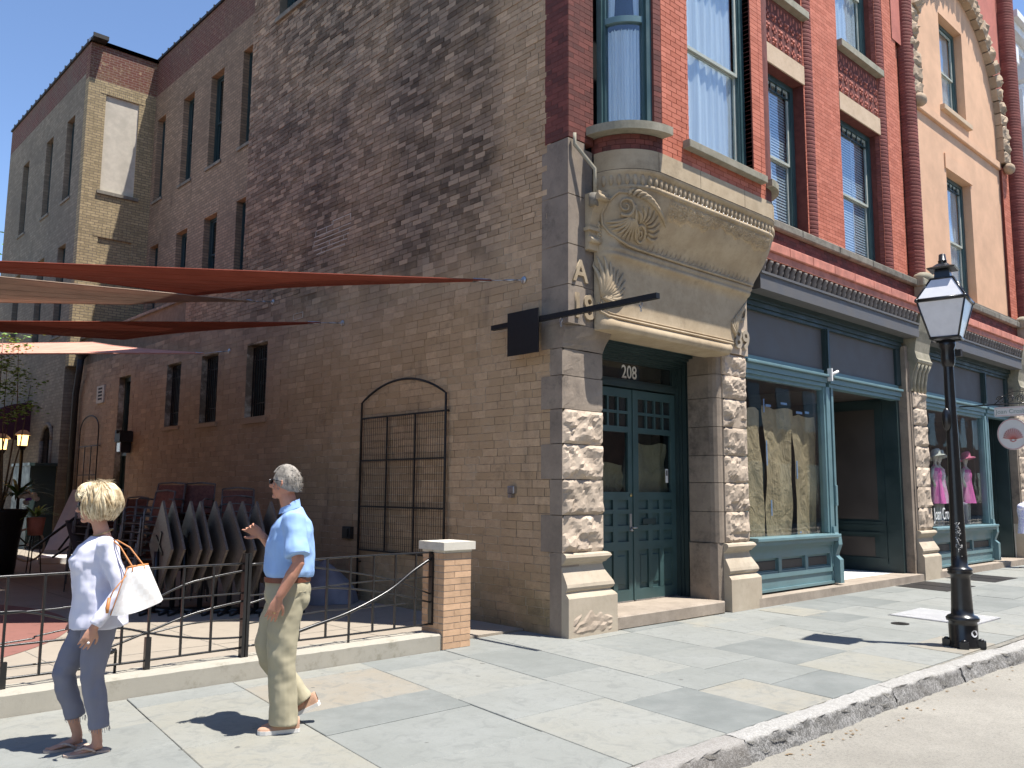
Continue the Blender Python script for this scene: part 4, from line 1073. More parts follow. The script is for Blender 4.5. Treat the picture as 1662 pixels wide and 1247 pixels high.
# pier 3, 4 with capitals and brackets
def shop_pier(x0,x1,seed):
    for i in range(7):
        z0,z1=P2[i]+.004,P2[i+1]-.004
        rock('stone_block',F0,x0+.06,x1-.05,-.45,-.10,z0,z1,M['stone'],cb,seed+i,rough=.045,nu=9,nz=6)
    m=MB(F0); m.box(x0,x0+.058,-.5,-.12,.95,4.3); m.build('jamb_stone',M['stonegr'],cb)
    base_mould(x0,x1+.05,x0,x1-.05,None,seed).build('pier_base',M['stonesm'],cb)
    m=MB(F0); m.var=.5
    P=[(-.10,3.705),(-.09,3.9),(-.05,4.1),(.02,4.25),(.05,4.28),(.06,4.32),(.03,4.36),(.0,4.5),(.03,4.7),(.09,4.9),(.13,5.1),(.16,5.3),(.2,5.5),(.24,5.72),(.24,5.8)]
    for j in range(len(P)-1):
        m.prism([(P[j][0],P[j][1]),(P[j+1][0],P[j+1][1]),(-.45,P[j+1][1]),(-.45,P[j][1])],x0+.03,x1-.03,axis='u')
    m.build('console_bracket',M['sillst'],cb)
    m=MB(F0); m.var=.6
    for k in range(4):
        u=x0+.12+k*(x1-x0-.24)/3; m.tube([F0(u,P[j][0]+.01,P[j][1]) for j in (0,1,2,3)],.035,6)
    m.build('capital_leaf',M['sillst'],cb)
    m=MB(F0); m.var=.6; m.box(x0-.02,x1+.02,-.3,.27,5.8,5.95,ch=.02); m.ball(F0((x0+x1)/2,.12,6.0),((x1-x0)/2.4,.2,.14),12,6); m.build('console_cap',M['sillst'],cb)
m=MB(); m.box(9.951,10.072,.14,.6,0,4.6); m.build('jamb_stone',M['stonegr'],cb)
shop_pier(10.07,10.85,60); shop_pier(16.35,17.1,80)
# ---------------- shop fronts ----------------
FSH=FY(.25)
def shopfront(xa,xw,xp,xe,idx):
    """xa..xw window, xw..xp post, xp..xe recessed entry"""
    s=bpy.data.objects.new('shop_front',None)
    m=MB(FSH)
    m.box(xa,xe,-.1,.10,4.66,4.76); m.box(xa,xe,-.1,.06,4.58,4.655); m.box(xa,xe,-.08,.03,4.52,4.575)
    m.box(xw,xw+.13,-.1,.05,3.8,4.52); m.box(xe-.2,xe,-.12,.02,3.8,4.52)
    m.box(xw+.03,xw+.10,.05,.075,3.8,4.52)
    f=m.build('shop_frame',M['tealdk'],cb)
    m=MB(FSH); m.box(xa,xw,-.1,-.03,3.80,4.52); m.box(xw+.13,xe-.2,-.1,-.03,3.80,4.52); m.build('fascia_panel',M['greypaint'],f)
    for k,(a,b) in enumerate(((xa,xw+.0),(xw+.13,xe-.1))):
        m=MB(FSH); m.box(a,b,-.15,.05,3.57,3.66); m.box(a,b,-.15,.10,3.665,3.71,ch=.01); m.box(a,b,-.15,.0,3.715,3.795); m.box(a,b,-.15,.02,3.50,3.565); m.build('transom_rail',M['teal'],f)
    # display window
    m=MB(FSH); m.box(xa,xa+.05,-.12,-.0,1.0,3.5); m.box(xw-.06,xw,-.12,0,1.0,3.5); m.box(xa+.05,xw-.06,-.12,-.02,3.44,3.5); w=m.build('display_window',M['teal'],cb)
    m=MB(FSH); m.box(xa+.05,xw-.06,-.075,-.065,1.0,3.44); m.build('plate_glass',M['glassshop'],w)
    # sill and stall riser
    m=MB(FSH); m.box(xa,xw+.02,-.15,.19,.93,.985,ch=.01); m.box(xa,xw,-.15,.15,.87,.925); m.box(xa,xw,-.15,.06,.80,.865); m.build('window_ledge',M['teal'],f)
    m=MB(FSH); m.box(xa,xw,-.15,-.03,.2,.8); m.box(xa,xw,-.15,.02,.66,.8); m.box(xa,xw,-.15,.03,.36,.43); m.box(xa,xw,-.15,.01,.2,.36); m.box(xa,xw,-.15,.05,.16,.2)
    n=3
    for i in range(n+1):
        u=xa+.02+(xw-xa-.1)*i/n; m.box(u,u+.09,-.15,.02,.43,.66)
    m.build('stall_riser',M['teal'],f)
    for i in range(n):
        u=xa+.11+(xw-xa-.1)*i/n; e=u+(xw-xa-.1)/n-.09
        m=MB(FSH); m.box(u+.04,e-.04,-.03,-.015,.48,.62,ch=.01); m.build('riser_panel',M['brownpan'],f)
        m=MB(FSH); m.box(u,e,-.03,.01,.43,.46); m.build('panel_bead',M['teal'],f)
    # post with scrolled foot
    m=MB(FSH); m.box(xw+.0,xw+.13,-.1,.02,1.0,3.5); m.box(xw+.17,xw+.20,-.1,-.03,1.0,3.5); m.box(xw+.23,xw+.30,-.12,0,.16,3.5)
    m.prism([(.14,.16),(.14,.55),(.06,.62),(.10,.72),(.13,.80),(.12,.92),(.06,1.0),(.05,1.1),(-.1,1.1),(-.1,.16)],xw+.03,xw+.16,axis='u')
    m.box(xw-.02,xw+.2,-.1,.03,.16,1.0)
    m.build('shop_post',M['teal'],cb)
    # entry
    m=MB(); m.var=.7; m.box(xa-.12,xe+.05,.0,.5,0,.13); m.build('stone_threshold',M['step'],cb)
    m=MB(); m.box(xp-.1,xe,.5,4.2,0,.128); m.build('entry_floor',M['white'],cb)
    m=MB(); m.box(xe-.12,xe,.3,4.3,.13,3.55); rwall=m.build('entry_side_wall',M['tealdk'],cb)
    FE=FX(xe-.12)
    m=MB(FE); m.box(-3.2,-.75,0,.008,1.15,3.35); m.build('wall_panel',M['brownpan'],rwall)
    m=MB(FE)
    for z in (1.0,1.06,.35,.85): m.box(-3.3,-.6,0,.03,z,z+.05)
    m.box(-3.3,-3.2,0,.02,1.1,3.5); m.box(-.75,-.6,0,.02,.3,3.5); m.build('wall_moulding',M['tealdk'],rwall)
    m=MB(FE); m.box(-3.1,-.85,0,.008,.42,.8); m.build('wall_panel',M['brownpan'],rwall)
    m=MB(); m.box(xp-.1,xe,4.1,4.2,.13,3.6); m.build('entry_back_wall',M['brownpan'],cb)
    m=MB(); m.box(xw+.3,xe,.3,4.2,3.56,3.7); m.build('entry_ceiling',M['brownpan'],cb)
    m=MB(); m.box(xp-.2,xp-.12,.6,4.2,.95,3.5); m.build('return_glass',M['glass'],w)
    m=MB(); m.box(xp-.22,xp-.1,.55,4.2,.13,.95); m.build('return_riser',M['tealdk'],f)
    # display interior
    m=MB(); m.box(xa,xw+.2,.35,2.2,.85,.92); m.build('display_floor',M['brownpan'],w)
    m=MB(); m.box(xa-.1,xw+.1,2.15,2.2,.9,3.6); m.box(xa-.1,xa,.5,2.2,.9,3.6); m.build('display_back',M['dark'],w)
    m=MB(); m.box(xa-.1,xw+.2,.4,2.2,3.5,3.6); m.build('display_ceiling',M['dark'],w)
    return f,w,rwall,FE
f1,w1,rw1,FE1=shopfront(4.17,6.78,7.2,9.95,0)
f2,w2,rw2,FE2=shopfront(10.92,14.55,15.0,16.35,1)
for k,(a,b,z) in enumerate(((4.25,5.0,3.0),(5.08,5.95,3.05),(6.02,6.75,2.98))):
    paper(FSH,a,b,-.22,.95,z,30+k,w1)
m=MB(FSH)
for (u,z,a,b) in ((5.12,3.05,.16,.04),(5.05,2.95,.03,.22),(5.6,3.12,.2,.035),(6.1,3.0,.2,.04),(6.4,3.02,.14,.04),(5.1,2.1,.03,.4),(6.05,1.9,.03,.3),(5.2,1.3,.03,.25),(6.0,1.0,.14,.03)): m.box(u,u+a,-.185,-.18,z,z+b)
m.build('masking_tape',surf('blue_painters_tape',(.22,.36,.62),.7,5,.1,0),w1)
m=MB(FE1); m.box(-1.95,-1.6,.01,.05,1.72,2.08,ch=.01); ic=m.build('intercom_panel',M['blackmatt'],rw1)
m=MB(FE1); m.lathe([(.03,0),(.045,0),(.045,.01),(.03,.01)],(0,0,0),14); m.v=[tuple(FE1(-1.78+a,.05+c,1.9+b)) for a,b,c in m.v]; m.build('keyhole_ring',M['steel'],ic)
m=MB(FSH); m.box(6.95,7.02,.0,.05,1.45,1.8,ch=.008); mb=m.build('mail_box',M['teal'],None); tag(mb,'narrow teal letter box fixed to the shop post','letter box')
m=MB(FSH); m.box(6.80,6.84,.05,.13,3.60,3.82); m.tube([FSH(6.84,.08,3.7),FSH(6.98,.16,3.78)],.025,6); tag(m.build('bracket_lamp',M['white']),'little white fitting at the head of the shop post','light fitting')
# mannequins in the dress shop window
pink=cloth_m('pink_dress_cloth',(.85,.20,.55),(12,12,1.2),.2); flor=surf('floral_dress_cloth',(.78,.30,.55),.85,9,.1,.1,40,c2=(.75,.72,.80)); mq=surf('ivory_mannequin',(.62,.60,.55),.5,5,.05,0)
straw=surf('pale_straw_hat',(.62,.64,.58),.8,30,.1,.2); pinkstraw=surf('pink_straw_hat',(.75,.20,.33),.8,30,.1,.2)
def mannequin(x,y,dress,hat,lab,z=.92,s=1.0,dl=1.0,pole=True):
    t=thing('mannequin',(x,y,z),lab,'mannequin','mannequins in the dress shop window')
    m=MB(); rr_=[(.0,.90),(.17,.90),(.19,.96),(.15,1.2),(.165,1.35),(.175,1.45),(.16,1.52),(.07,1.56),(.06,1.62)]
    m.lathe([(r*s,q*s) for r,q in [(.13,.85),(.15,1.0),(.12,1.2),(.15,1.38),(.13,1.5),(.055,1.56),(.05,1.63),(.085,1.68),(.10,1.76),(.085,1.85),(.03,1.89),(0,1.9)]],(0,0,0),14,sy=.7)
    for q in (-1,1): m.tube([(q*.17*s,0,1.48*s),(q*.21*s,.02,1.25*s),(q*.2*s,-.05,1.02*s)],[.04,.035,.022],8)
    for q in (-.06,.06): m.tube([(q,0,.85*s),(q,.01,.45*s),(q*.9,0,.05)],[.065,.05,.03],8)
    m.build('torso',mq,t,local=True)
    m=MB(); n=26
    def dr_(u,v):
        th=2*PI*u; zz=.60+.88*v; r=.27-.12*min(1,v/.7)+(.035*math.exp(-((v-.82)/.1)**2))+.014*math.sin(th*8)*(1-v); return (r*s*math.cos(th),r*s*.75*math.sin(th),zz*s)
    m.grid(dr_,n,14); 
    for q in (-.08,.08): m.tube([(q*s,-.1*s,1.45*s),(q*1.1*s,0,1.55*s),(q*s,.1*s,1.45*s)],.012,5)
    m.build('dress',dress,t,local=True)
    m=MB(); m.lathe([(.24,1.74),(.22,1.765),(.12,1.80),(.115,1.88),(.09,1.94),(0,1.96)],(0,-.02,0),18); 
    if hat: m.v=[(a*s,b*s,(c+(-.25*b))*s) for a,b,c in m.v]; m.build('sun_hat',hat,t,local=True)
    m=MB(); m.lathe([(.16,0),(.16,.012),(.02,.02),(.015,.9)],(0,0,0),14); m.build('stand',M['steel'],t,local=True)
mannequin(12.42,.60,pink,straw,'mannequin in a pink dress wearing a pale straw hat, nearest the stone pier',z=.93,s=.88)
mannequin(13.12,.78,flor,straw,'mannequin in a pink and white floral dress behind the lamp post',z=.93,s=.88)
mannequin(14.22,.60,pink,pinkstraw,'mannequin in a pink dress wearing a pink hat',z=.93,s=.88)
m=MB(); m.box(14.47,14.53,.9,1.0,.92,3.4); m.build('display_column',M['tanstone'],w2)
text('window_lettering','Joan Crosby',.36,FSH,12.0,-.055,1.13,M['white'],w2,.001,sx=.62)
# far doorway right of the dress shop, blouse on a stand
bl=thing('display_blouse',(14.95,-.35,0),'pale blue and lilac blouse on a stand by the far shop door','blouse')
m=MB(); m.lathe([(.0,1.48),(.08,1.47),(.17,1.42),(.19,1.3),(.16,1.1),(.19,.9),(.21,.78)],(0,0,0),16,sy=.7)
for q in(-1,1): m.ball((q*.2,0,1.38),(.09,.08,.08),8,6)
m.build('bodice',surf('lilac_print_cloth',(.55,.55,.85),.8,25,.1,.1,40,c2=(.85,.85,.92)),bl,local=True)
m=MB(); m.tube([(0,0,.0),(0,0,1.5)],.015,6); m.lathe([(0,0),(.18,0),(.18,.015),(0,.03)],(0,0,0),14); m.build('stand',M['steel'],bl,local=True)
# hanging shell sign
hs=thing('hanging_shop_sign',(12.6,-.92,3.4),'white hanging shop sign with a red scallop shell, lettered Joan Crosby','sign')
FG=FX(12.6)
m=MB(FG); m.box(.60,1.28,-.012,.012,3.30,3.50); 
pts=[(.93+.30*math.cos(k*PI/16),2.92+.33*math.sin(k*PI/16)) for k in range(32)]
b0=[tuple(FG(u,d,z)) for d in (-.0118,.0118) for u,z in pts]; b=len(m.v); m.v+=b0
for i in range(32): j=(i+1)%32; m.face((b+i,b+j,b+32+j,b+32+i))
m.face([b+32+i for i in range(32)]); m.face([b+31-i for i in range(32)]); m.build('sign_board',M['white'],hs)
sred=surf('coral_sign_paint',(.55,.12,.10),.6,10,.1,0); sgr=surf('grey_green_sign_paint',(.25,.32,.29),.6,10,.1,0)
m=MB(FG)
for k in range(13):
    a=R(15+150*k/12); u,z=.93,2.80; r=.19+.02*math.sin(k*PI/12)
    m.tube([FG(u+.03*math.cos(a),.014,z+.02*math.sin(a)),FG(u+r*math.cos(a),.016,z+r*1.15*math.sin(a))],[.004,.0125],5)
m.tube([FG(.93-.06,.015,2.79),FG(.93,.015,2.76),FG(.93+.06,.015,2.79)],.01,5); m.build('scallop_shell',sred,hs)
m=MB(FG); m.tube([FG(.93+.285*math.cos(k*PI/16),.014,2.92+.315*math.sin(k*PI/16)) for k in range(33)],.005,4); m.box(.615,1.265,.012,.015,3.315,3.32); m.box(.615,1.265,.012,.015,3.48,3.485); m.build('sign_border',sred,hs)
text('sign_lettering','Joan Crosby',.125,FG,.94,.014,3.36,sgr,hs,.001)
m=MB(FG); m.tube([FG(-.1,0,3.56),FG(1.5,0,3.56)],.014,8)
def curl(c0,r,a0,a1,n=18): return [FG(c0[0]+r*(1-.6*i/n)*math.cos(a0+(a1-a0)*i/n),0,c0[1]+r*(1-.6*i/n)*math.sin(a0+(a1-a0)*i/n)) for i in range(n+1)]
m.tube(curl((.73,3.66),.08,PI,-2*PI),.008,6); m.tube(curl((.92,3.66),.08,0,3*PI),.008,6); m.tube(curl((1.1,3.66),.08,PI,-2*PI),.008,6)
m.tube([FG(.60+.9*k/12,0,3.56+.26*math.sin(PI*k/12)) for k in range(13)],.009,6)
for u in (.7,1.2): m.tube([FG(u,0,3.5),FG(u,0,3.56)],.006,5)
m.build('scroll_bracket',M['black'],hs)

# ---------------- stucco bay with the stone arch ----------------
cxa,cza,ri,ro_=13.45,11.05,2.62,3.0
FB=FY(.05)
ah=[(12.5,14.0,6.0,8.95),(12.55,14.0,10.45,12.75)]
wall(cb,FB,10.7,16.2,5.9,15.2,ah,.35,M['stucco'],'stucco_wall')
for h in ah: sash_window(cb,FB,*h,inset=.18,fw=.09,mid=.48,frame='tealdoor',glass='glassup',topgrid=6 if h[2]<9 else 0,curtain='curtain')
m=MB(FB); m.box(12.38,14.12,-.1,.10,10.32,10.44,ch=.01); m.build('window_sill',M['tanstone'],cb)
m=MB(FB); m.box(12.42,14.08,-.1,.03,8.955,9.3); m.build('lintel',M['stucco'],cb)
m=MB(FB); m.box(10.8,16.1,-.1,.07,9.88,10.08,ch=.02); m.build('string_course',M['stucco'],cb)
bx('lower_sill_band',M['soot'],cb,F0,10.95,16.4,-.3,.10,5.945,5.99)
nst=26
for k in range(nst):
    a0=R(0)+PI*k/nst; a1=PI*(k+1)/nst; m=MB(); r4=random.Random(k); m.var=r4.random(); dd=r4.uniform(-.03,.03); rr0=ro_+r4.uniform(-.03,.06)
    nA,nR=4,5
    def fn(u,v):
        a=a0+.006+(a1-a0-.012)*u; r=ri+(rr0-ri)*v; e=min(u,1-u,v,1-v)
        return (cxa+r*math.cos(a),-.12-(.05+.05*r4.uniform(-1,1) if e>.05 else 0)+dd,cza+r*math.sin(a))
    m.grid(fn,nA,nR,smooth=False)
    A=[(cxa+r*math.cos(a),cza+r*math.sin(a)) for a,r in ((a0+.006,ri),(a1-.006,ri),(a1-.006,rr0),(a0+.006,rr0))]
    b=len(m.v); m.v+=[(x,-.12+dd,z) for x,z in A]+[(x,.2,z) for x,z in A]
    for i in range(4): j=(i+1)%4; m.face((b+i,b+j,b+4+j,b+4+i))
    m.build('arch_stone',M['archst'],cb)
for sgn,xa in ((1,cxa+ri),(-1,cxa-ro_)):
    for k in range(3):
        rock('arch_stone',F0,xa,xa+.5,-.2,.12,10.05+k*.335,10.05+k*.335+.325,M['archst'],cb,90+k,rough=.05,nu=5,nz=4)
    m=MB(F0); m.ball(F0(xa+.25,.14,9.93),(.2,.14,.14),8,6); m.build('corbel_stone',M['archst'],cb)
m=MB(); # red stucco spandrels beyond the arch
for sgn in (1,-1):
    for k in range(12):
        a0=PI/2*k/12; a1=PI/2*(k+1)/12
        f=lambda a:(cxa+sgn*(ro_-.05)*math.cos(a),cza+(ro_-.05)*math.sin(a))
        (x0,z0),(x1,z1)=f(a0),f(a1); X=cxa+sgn*3.6
        m.quad((x0,.03,z0),(X,.03,z0),(X,.03,z1),(x1,.03,z1))
    X=cxa+sgn*3.6
m.quad((cxa-3.6,.03,cza+ro_-.05),(cxa+3.6,.03,cza+ro_-.05),(cxa+3.6,.03,15.2),(cxa-3.6,.03,15.2)); m.build('red_spandrel',M['stuccored'],cb)
bx('pier_core',M['stuccored'],cb,F0,16.55,17.6,-.4,-.06,5.95,15.4)
m=MB(F0); m.box(16.15,16.6,-.35,.02,5.95,10.0); m.build('pier_core',M['redjoint'],cb)
bricks(cb,FY(-.02),16.12,16.6,5.95,9.95,[],.21,.069,M['red'],0,None,proud=.004,gap=.006,rnd=.0005,name='pier_brick',seed=29)
ribcol(17.0,-.02,.27,5.95,15.4,PI*.95,PI*2.0,M['redcol'],seg=14)
# pale building beyond
wb=thing('white_building',(18.2,.4,0),'white painted building with a bracketed cornice beyond the red brick front','building')
FWb=FY(.45)
m=MB(FWb); m.box(18.0,27,-8,0,0,14.2); m.build('wall',M['white'],wb)
m=MB(FWb); m.box(17.9,27,-8,.25,14.2,14.5); m.box(17.9,27,-.5,.45,14.5,14.75); m.box(17.9,27,-.5,.6,14.75,14.95); m.build('cornice',M['white'],wb)
for i in range(7):
    m=MB(FWb); u=18.2+i*1.25; m.box(u,u+.35,0,.4,13.6,14.2,ch=.03); m.build('cornice_bracket',M['white'],wb)
for i in range(5):
    for z in (6.2,10.0):
        m=MB(FWb); u=18.9+i*1.6; m.box(u,u+.9,0,.03,z,z+2.3); w_=m.build('window',M['greypaint'],wb)
        m=MB(FWb); m.box(u+.1,u+.8,.03,.035,z+.1,z+2.2); m.build('pane',M['darkglass'],w_)
for i in range(5):
    m=MB(FWb); m.box(18.05+i*1.6,18.4+i*1.6,0,.12,0,13.4); m.build('pilaster',M['white'],wb)

# ---------------- brick pillar of the patio ----------------
bp=thing('brick_pillar',(-1.3,.6,0),'orange tan brick gate pillar with a concrete cap at the end of the iron fence','pillar')
X0,X1,Y0,Y1=-1.50,-1.13,.40,.77
m=MB(); m.box(X0+.004,X1-.004,Y0+.004,Y1-.004,-.05,1.01); m.build('mortar_core',M['pillarmortar'],bp)
Hc=.0665
rb=random.Random(13)
for j in range(15):
    z=.006+j*Hc; L=[]
    w=X1-X0; sp=w*.38
    if j%2: L=[(X0,X0+sp,Y0,Y0+.1),(X0+sp+.007,X1,Y0,Y0+.1),(X0,X0+.1,Y0+.107,Y0+.107+.17),(X0,X0+.1,Y0+.284,Y1),(X1-.1,X1,Y0+.107,Y1-.1),(X0+.107,X1,Y1-.1,Y1)]
    else: L=[(X0,X1-sp,Y0,Y0+.1),(X1-sp+.007,X1,Y0,Y0+.1),(X0,X0+.1,Y0+.107,Y1),(X1-.1,X1,Y0+.107,Y1),(X0+.107,X1-.107,Y1-.1,Y1)]
    for (a,b,c,d) in L:
        m=MB(); m.var=rb.random(); e=rb.uniform(0,.002); m.box(a-e,b+e,c-e,d+e,z,z+Hc-.008); m.build('brick',M['pillarbrick'],bp)
m=MB(Fr((0,0,0),(1,0,0),(0,1,0))); 
m.prism([(X0-.035,Y0-.035),(X1+.035,Y0-.035),(X1+.035,Y1+.035),(X0-.035,Y1+.035)],1.03,1.115); m.prism([(X0-.005,Y0-.005),(X1+.005,Y0-.005),(X1+.005,Y1+.005),(X0-.005,Y1+.005)],1.006,1.03); m.build('cap',M['capconc'],bp)

# ---------------- iron fence ----------------
FF=FY(.60); fe=thing('iron_fence',(-3.6,.6,.12),'low black iron fence with sweeping curved rails along the patio kerb','fence')
def fbar(pts,r,name='rail'):
    m=MB(); n=len(pts)
    if n>2:
        out=[]
        P=[pts[0]]+list(pts)+[pts[-1]]
        for i in range(1,len(P)-2):
            for k in range(6):
                t=k/6; out.append(tuple(.5*((2*P[i][c])+(-P[i-1][c]+P[i+1][c])*t+(2*P[i-1][c]-5*P[i][c]+4*P[i+1][c]-P[i+2][c])*t*t+(-P[i-1][c]+3*P[i][c]-3*P[i+1][c]+P[i+2][c])*t**3) for c in (0,1)))
        out.append(tuple(pts[-1])); pts=out
    m.tube([FF(u,0,z) for u,z in pts],r,6); m.build(name,M['black'],fe)
for pts,r in (([(-3.10,.33),(-2.92,.37),(-2.53,.46),(-2.07,.63),(-1.75,.82),(-1.47,.96)],.017),
 ([(-3.65,.98),(-3.3,.97),(-3.01,.93),(-2.54,.85),(-2.02,.74),(-1.47,.54)],.008),([(-3.65,.62),(-3.3,.69),(-2.9,.72),(-2.54,.69),(-2.02,.6),(-1.47,.46)],.009),
 ([(-3.65,.45),(-3.02,.49),(-2.76,.5),(-2.42,.49),(-1.81,.49)],.007),([(-3.65,.70),(-3.0,.72),(-2.54,.74),(-2.08,.745),(-1.47,.74)],.007),
 ([(-3.65,.98),(-2.6,1.0),(-1.47,1.0)],.010),([(-3.65,.26),(-2.6,.245),(-1.47,.25)],.010),
 ([(-7.6,.98),(-5.1,.995),(-3.65,.99)],.010),([(-7.6,.24),(-5.1,.24),(-3.65,.25)],.010),
 ([(-5.11,.30),(-4.73,.40),(-4.47,.48),(-4.18,.57),(-3.94,.62),(-3.65,.66)],.010),([(-4.9,.5),(-4.48,.72),(-4.2,.84),(-3.95,.89),(-3.65,.93)],.009),
 ([(-4.73,.45),(-4.47,.46),(-4.18,.5),(-3.96,.51),(-3.65,.50)],.007),([(-4.9,.745),(-4.32,.73),(-4.03,.73),(-3.65,.73)],.007),
 ([(-7.6,.70),(-6.4,.735),(-5.59,.73),(-5.38,.71),(-5.12,.63),(-4.88,.55),(-4.68,.52),(-4.47,.46),(-4.25,.41),(-3.95,.36),(-3.65,.34)],.009),
 ([(-7.6,.42),(-5.58,.50),(-5.33,.53),(-5.11,.56),(-4.7,.6)],.007),([(-7.6,.47),(-5.54,.48),(-5.11,.48),(-4.73,.45)],.009),([(-7.6,.31),(-5.56,.32),(-5.32,.32),(-5.11,.33),(-4.73,.40)],.007),([(-7.6,.69),(-5.43,.72),(-5.12,.73),(-4.75,.74)],.007)):
    fbar(pts,r)
for u in (-3.083,-2.794,-2.532,-2.254,-1.985,-1.724): 
    m=MB(FF); z0=.25 if abs(u+2.532)>.01 else .13; m.box(u-.009,u+.009,-.009,.009,z0,1.0); m.build('picket',M['black'],fe)
for u in (-7.2,-6.9,-6.6,-6.3,-5.85,-5.557,-5.299,-4.95,-4.7,-4.485,-4.208,-3.944):
    m=MB(FF); m.box(u-.009,u+.009,-.009,.009,.24,.99); m.build('picket',M['black'],fe)
for u,z in ((-4.485,.43),(-5.545,.36),(-6.6,.42)):
    m=MB(FF); m.box(u-.022,u+.022,-.022,.022,.03,z); m.build('post_sleeve',M['black'],fe)
m=MB(FF); m.box(-3.665,-3.637,-.03,.03,.13,1.08); m.box(-3.627,-3.599,-.03,.03,.13,1.08); m.box(-3.68,-3.585,-.035,.035,.127,.14); m.build('post',M['black'],fe)
m=MB(FF); m.box(-1.53,-1.495,-.03,.03,.24,.99); m.build('post',M['black'],fe)
m=MB(FF); m.tube([FF(-4.72,-.05,.13),FF(-4.72,-.05,.33),FF(-4.74,0,.36),FF(-4.82,0,.35)],.012,6); m.ball(FF(-4.78,0,.35),(.04,.03,.025),8,6); m.build('gate_latch',M['black'],fe)

# ---------------- shade sails ----------------
def sail(A,B,C_,D_,mat,label,sag=.12,n=22,anch=None):
    A,B,C_,D_=map(Vector,(A,B,C_,D_)); B=A+(B-A)*1.8; C_=D_+(C_-D_)*1.8
    def fn(u,v):
        p=A*(1-u)*(1-v)+B*u*(1-v)+C_*u*v+D_*(1-u)*v
        ctr=(A+B+C_+D_)/4; e=.10*(math.sin(PI*u)*(abs(v-.5)*2)**3+math.sin(PI*v)*(abs(u-.5)*2)**3)
        p=p+(ctr-p)*e*.9; p.z-=sag*math.sin(PI*u)*math.sin(PI*v); return p
    t=thing('shade_sail',tuple(A),label,'shade sail','shade sails over the patio')
    m=MB(); m.grid(fn,n,n); m.build('sail_cloth',M[mat],t)
    sm2=MB()
    for k in range(1,6): sm2.tube([fn(i/20,k/6)+Vector((0,0,.0)) for i in range(21)],.0035,4)
    sm2.build('seam',M[mat],t)
    m=MB(); m.tube([fn(.0,.0),fn(.012,.012)],[(.018,.008),(.03,.006)],8); m.build('corner_plate',M['steel'],t)
    hem=MB()
    for f in (lambda s:fn(s,0),lambda s:fn(s,1),lambda s:fn(0,s),lambda s:fn(1,s)): hem.tube([f(i/20) for i in range(21)],.012,5)
    hem.build('hem',M[mat],t)
    if anch:
        a=Vector(anch); m=MB(); m.tube([A,A+(a-A)*.45],.006,6); m.tube([A+(a-A)*.4,A+(a-A)*.8],.014,6); m.tube([A+(a-A)*.8,a],.008,6); m.ball(a,(.02,.05,.05),8,6); m.build('turnbuckle',M['steel'],t)
    return t
sail((-.28,1.07,4.30),(-5.33,4.69,4.3),(-4.75,8.08,5.0),(-1.55,7.12,4.9),'sailred','rust red shade sail hung highest, anchored nearest the street corner',.10,anch=(0,.77,4.30))
sail((-.40,7.284,5.0),(-4.66,8.55,5.0),(-3.97,12.31,5.2),(-1.7,9.9,5.15),'sailtan','tan shade sail just under the topmost rust red one',.06,anch=(0,7.4,5.07))
sail((-.30,5.18,4.33),(-4.52,9.0,4.3),(-4.24,10.51,4.4),(-1.883,9.51,4.4),'sailred','dark red shade sail with its anchor halfway along the flank wall',.06,anch=(0,5.0,4.34))
sail((-.384,9.44,4.3),(-4.15,10.84,4.0),(-2.93,17.8,5.2),(-.677,15.27,5.2),'sailsalmon','sunlit salmon shade sail hung lowest over the back of the patio',.10,anch=(0,9.13,4.36))

# ---------------- trellises on the flank ----------------
def trellis(y0,y1,zb,zs,zt,zh,nv,hz,label,wires):
    t=thing('wall_trellis',(-.06,(y0+y1)/2,.03),label,'trellis'); c=(y0+y1)/2; w=(y1-y0)/2; x=-.06; rr_=.017
    m=MB(); n=20; arc=[(x,c+w*math.cos(PI*k/n),zs+(zt-zs)*math.sin(PI*k/n)**.8) for k in range(n+1)]
    if wires: # segmental arch
        Rr=(w*w+(zt-zs)**2)/(2*(zt-zs)); a=math.asin(w/Rr); arc=[(x,c+Rr*math.sin(a-2*a*k/n),zt-Rr+Rr*math.cos(a-2*a*k/n)) for k in range(n+1)]
    m.tube([(x,y1,zb)]+arc+[(x,y0,zb)],rr_,8); m.build('arched_frame',M['iron'],t)
    for z in hz:
        m=MB(); m.box(x-.01,x+.01,y0-(.06 if z==zh else 0),y1,z-.012,z+.012); m.build('crossbar',M['iron'],t)
    for i in range(1,nv):
        y=y0+(y1-y0)*i/nv; m=MB(); m.box(x-.01,x+.01,y-.011,y+.011,hz[-1],zh); m.build('upright',M['iron'],t)
    m=MB()
    for z in (zh,.6): 
        for y in (y0,y1): m.box(x,0,y-.01,y+.01,z-.01,z+.01)
    m.build('wall_bracket',M['iron'],t)
    if wires:
        m=MB(); y=y0+.04
        while y<y1: m.box(x+.012,x+.016,y-.0018,y+.0018,hz[-1],zh); y+=.05
        z=hz[-1]+.1
        while z<zh: m.box(x+.016,x+.02,y0,y1,z-.0018,z+.0018); z+=.1
        m.build('wire_mesh',M['iron'],t,stuff=True)
trellis(2.22,4.27,.13,2.98,3.26,2.74,3,[2.74,2.10,1.42,.78],'big black iron arch trellis with wire mesh on the flank wall behind the brick pillar',True)
trellis(16.4,17.9,.13,3.1,3.55,2.75,3,[2.75,2.0,1.2,.3],'narrow pointed iron trellis on the flank wall far back by the downspout',False)

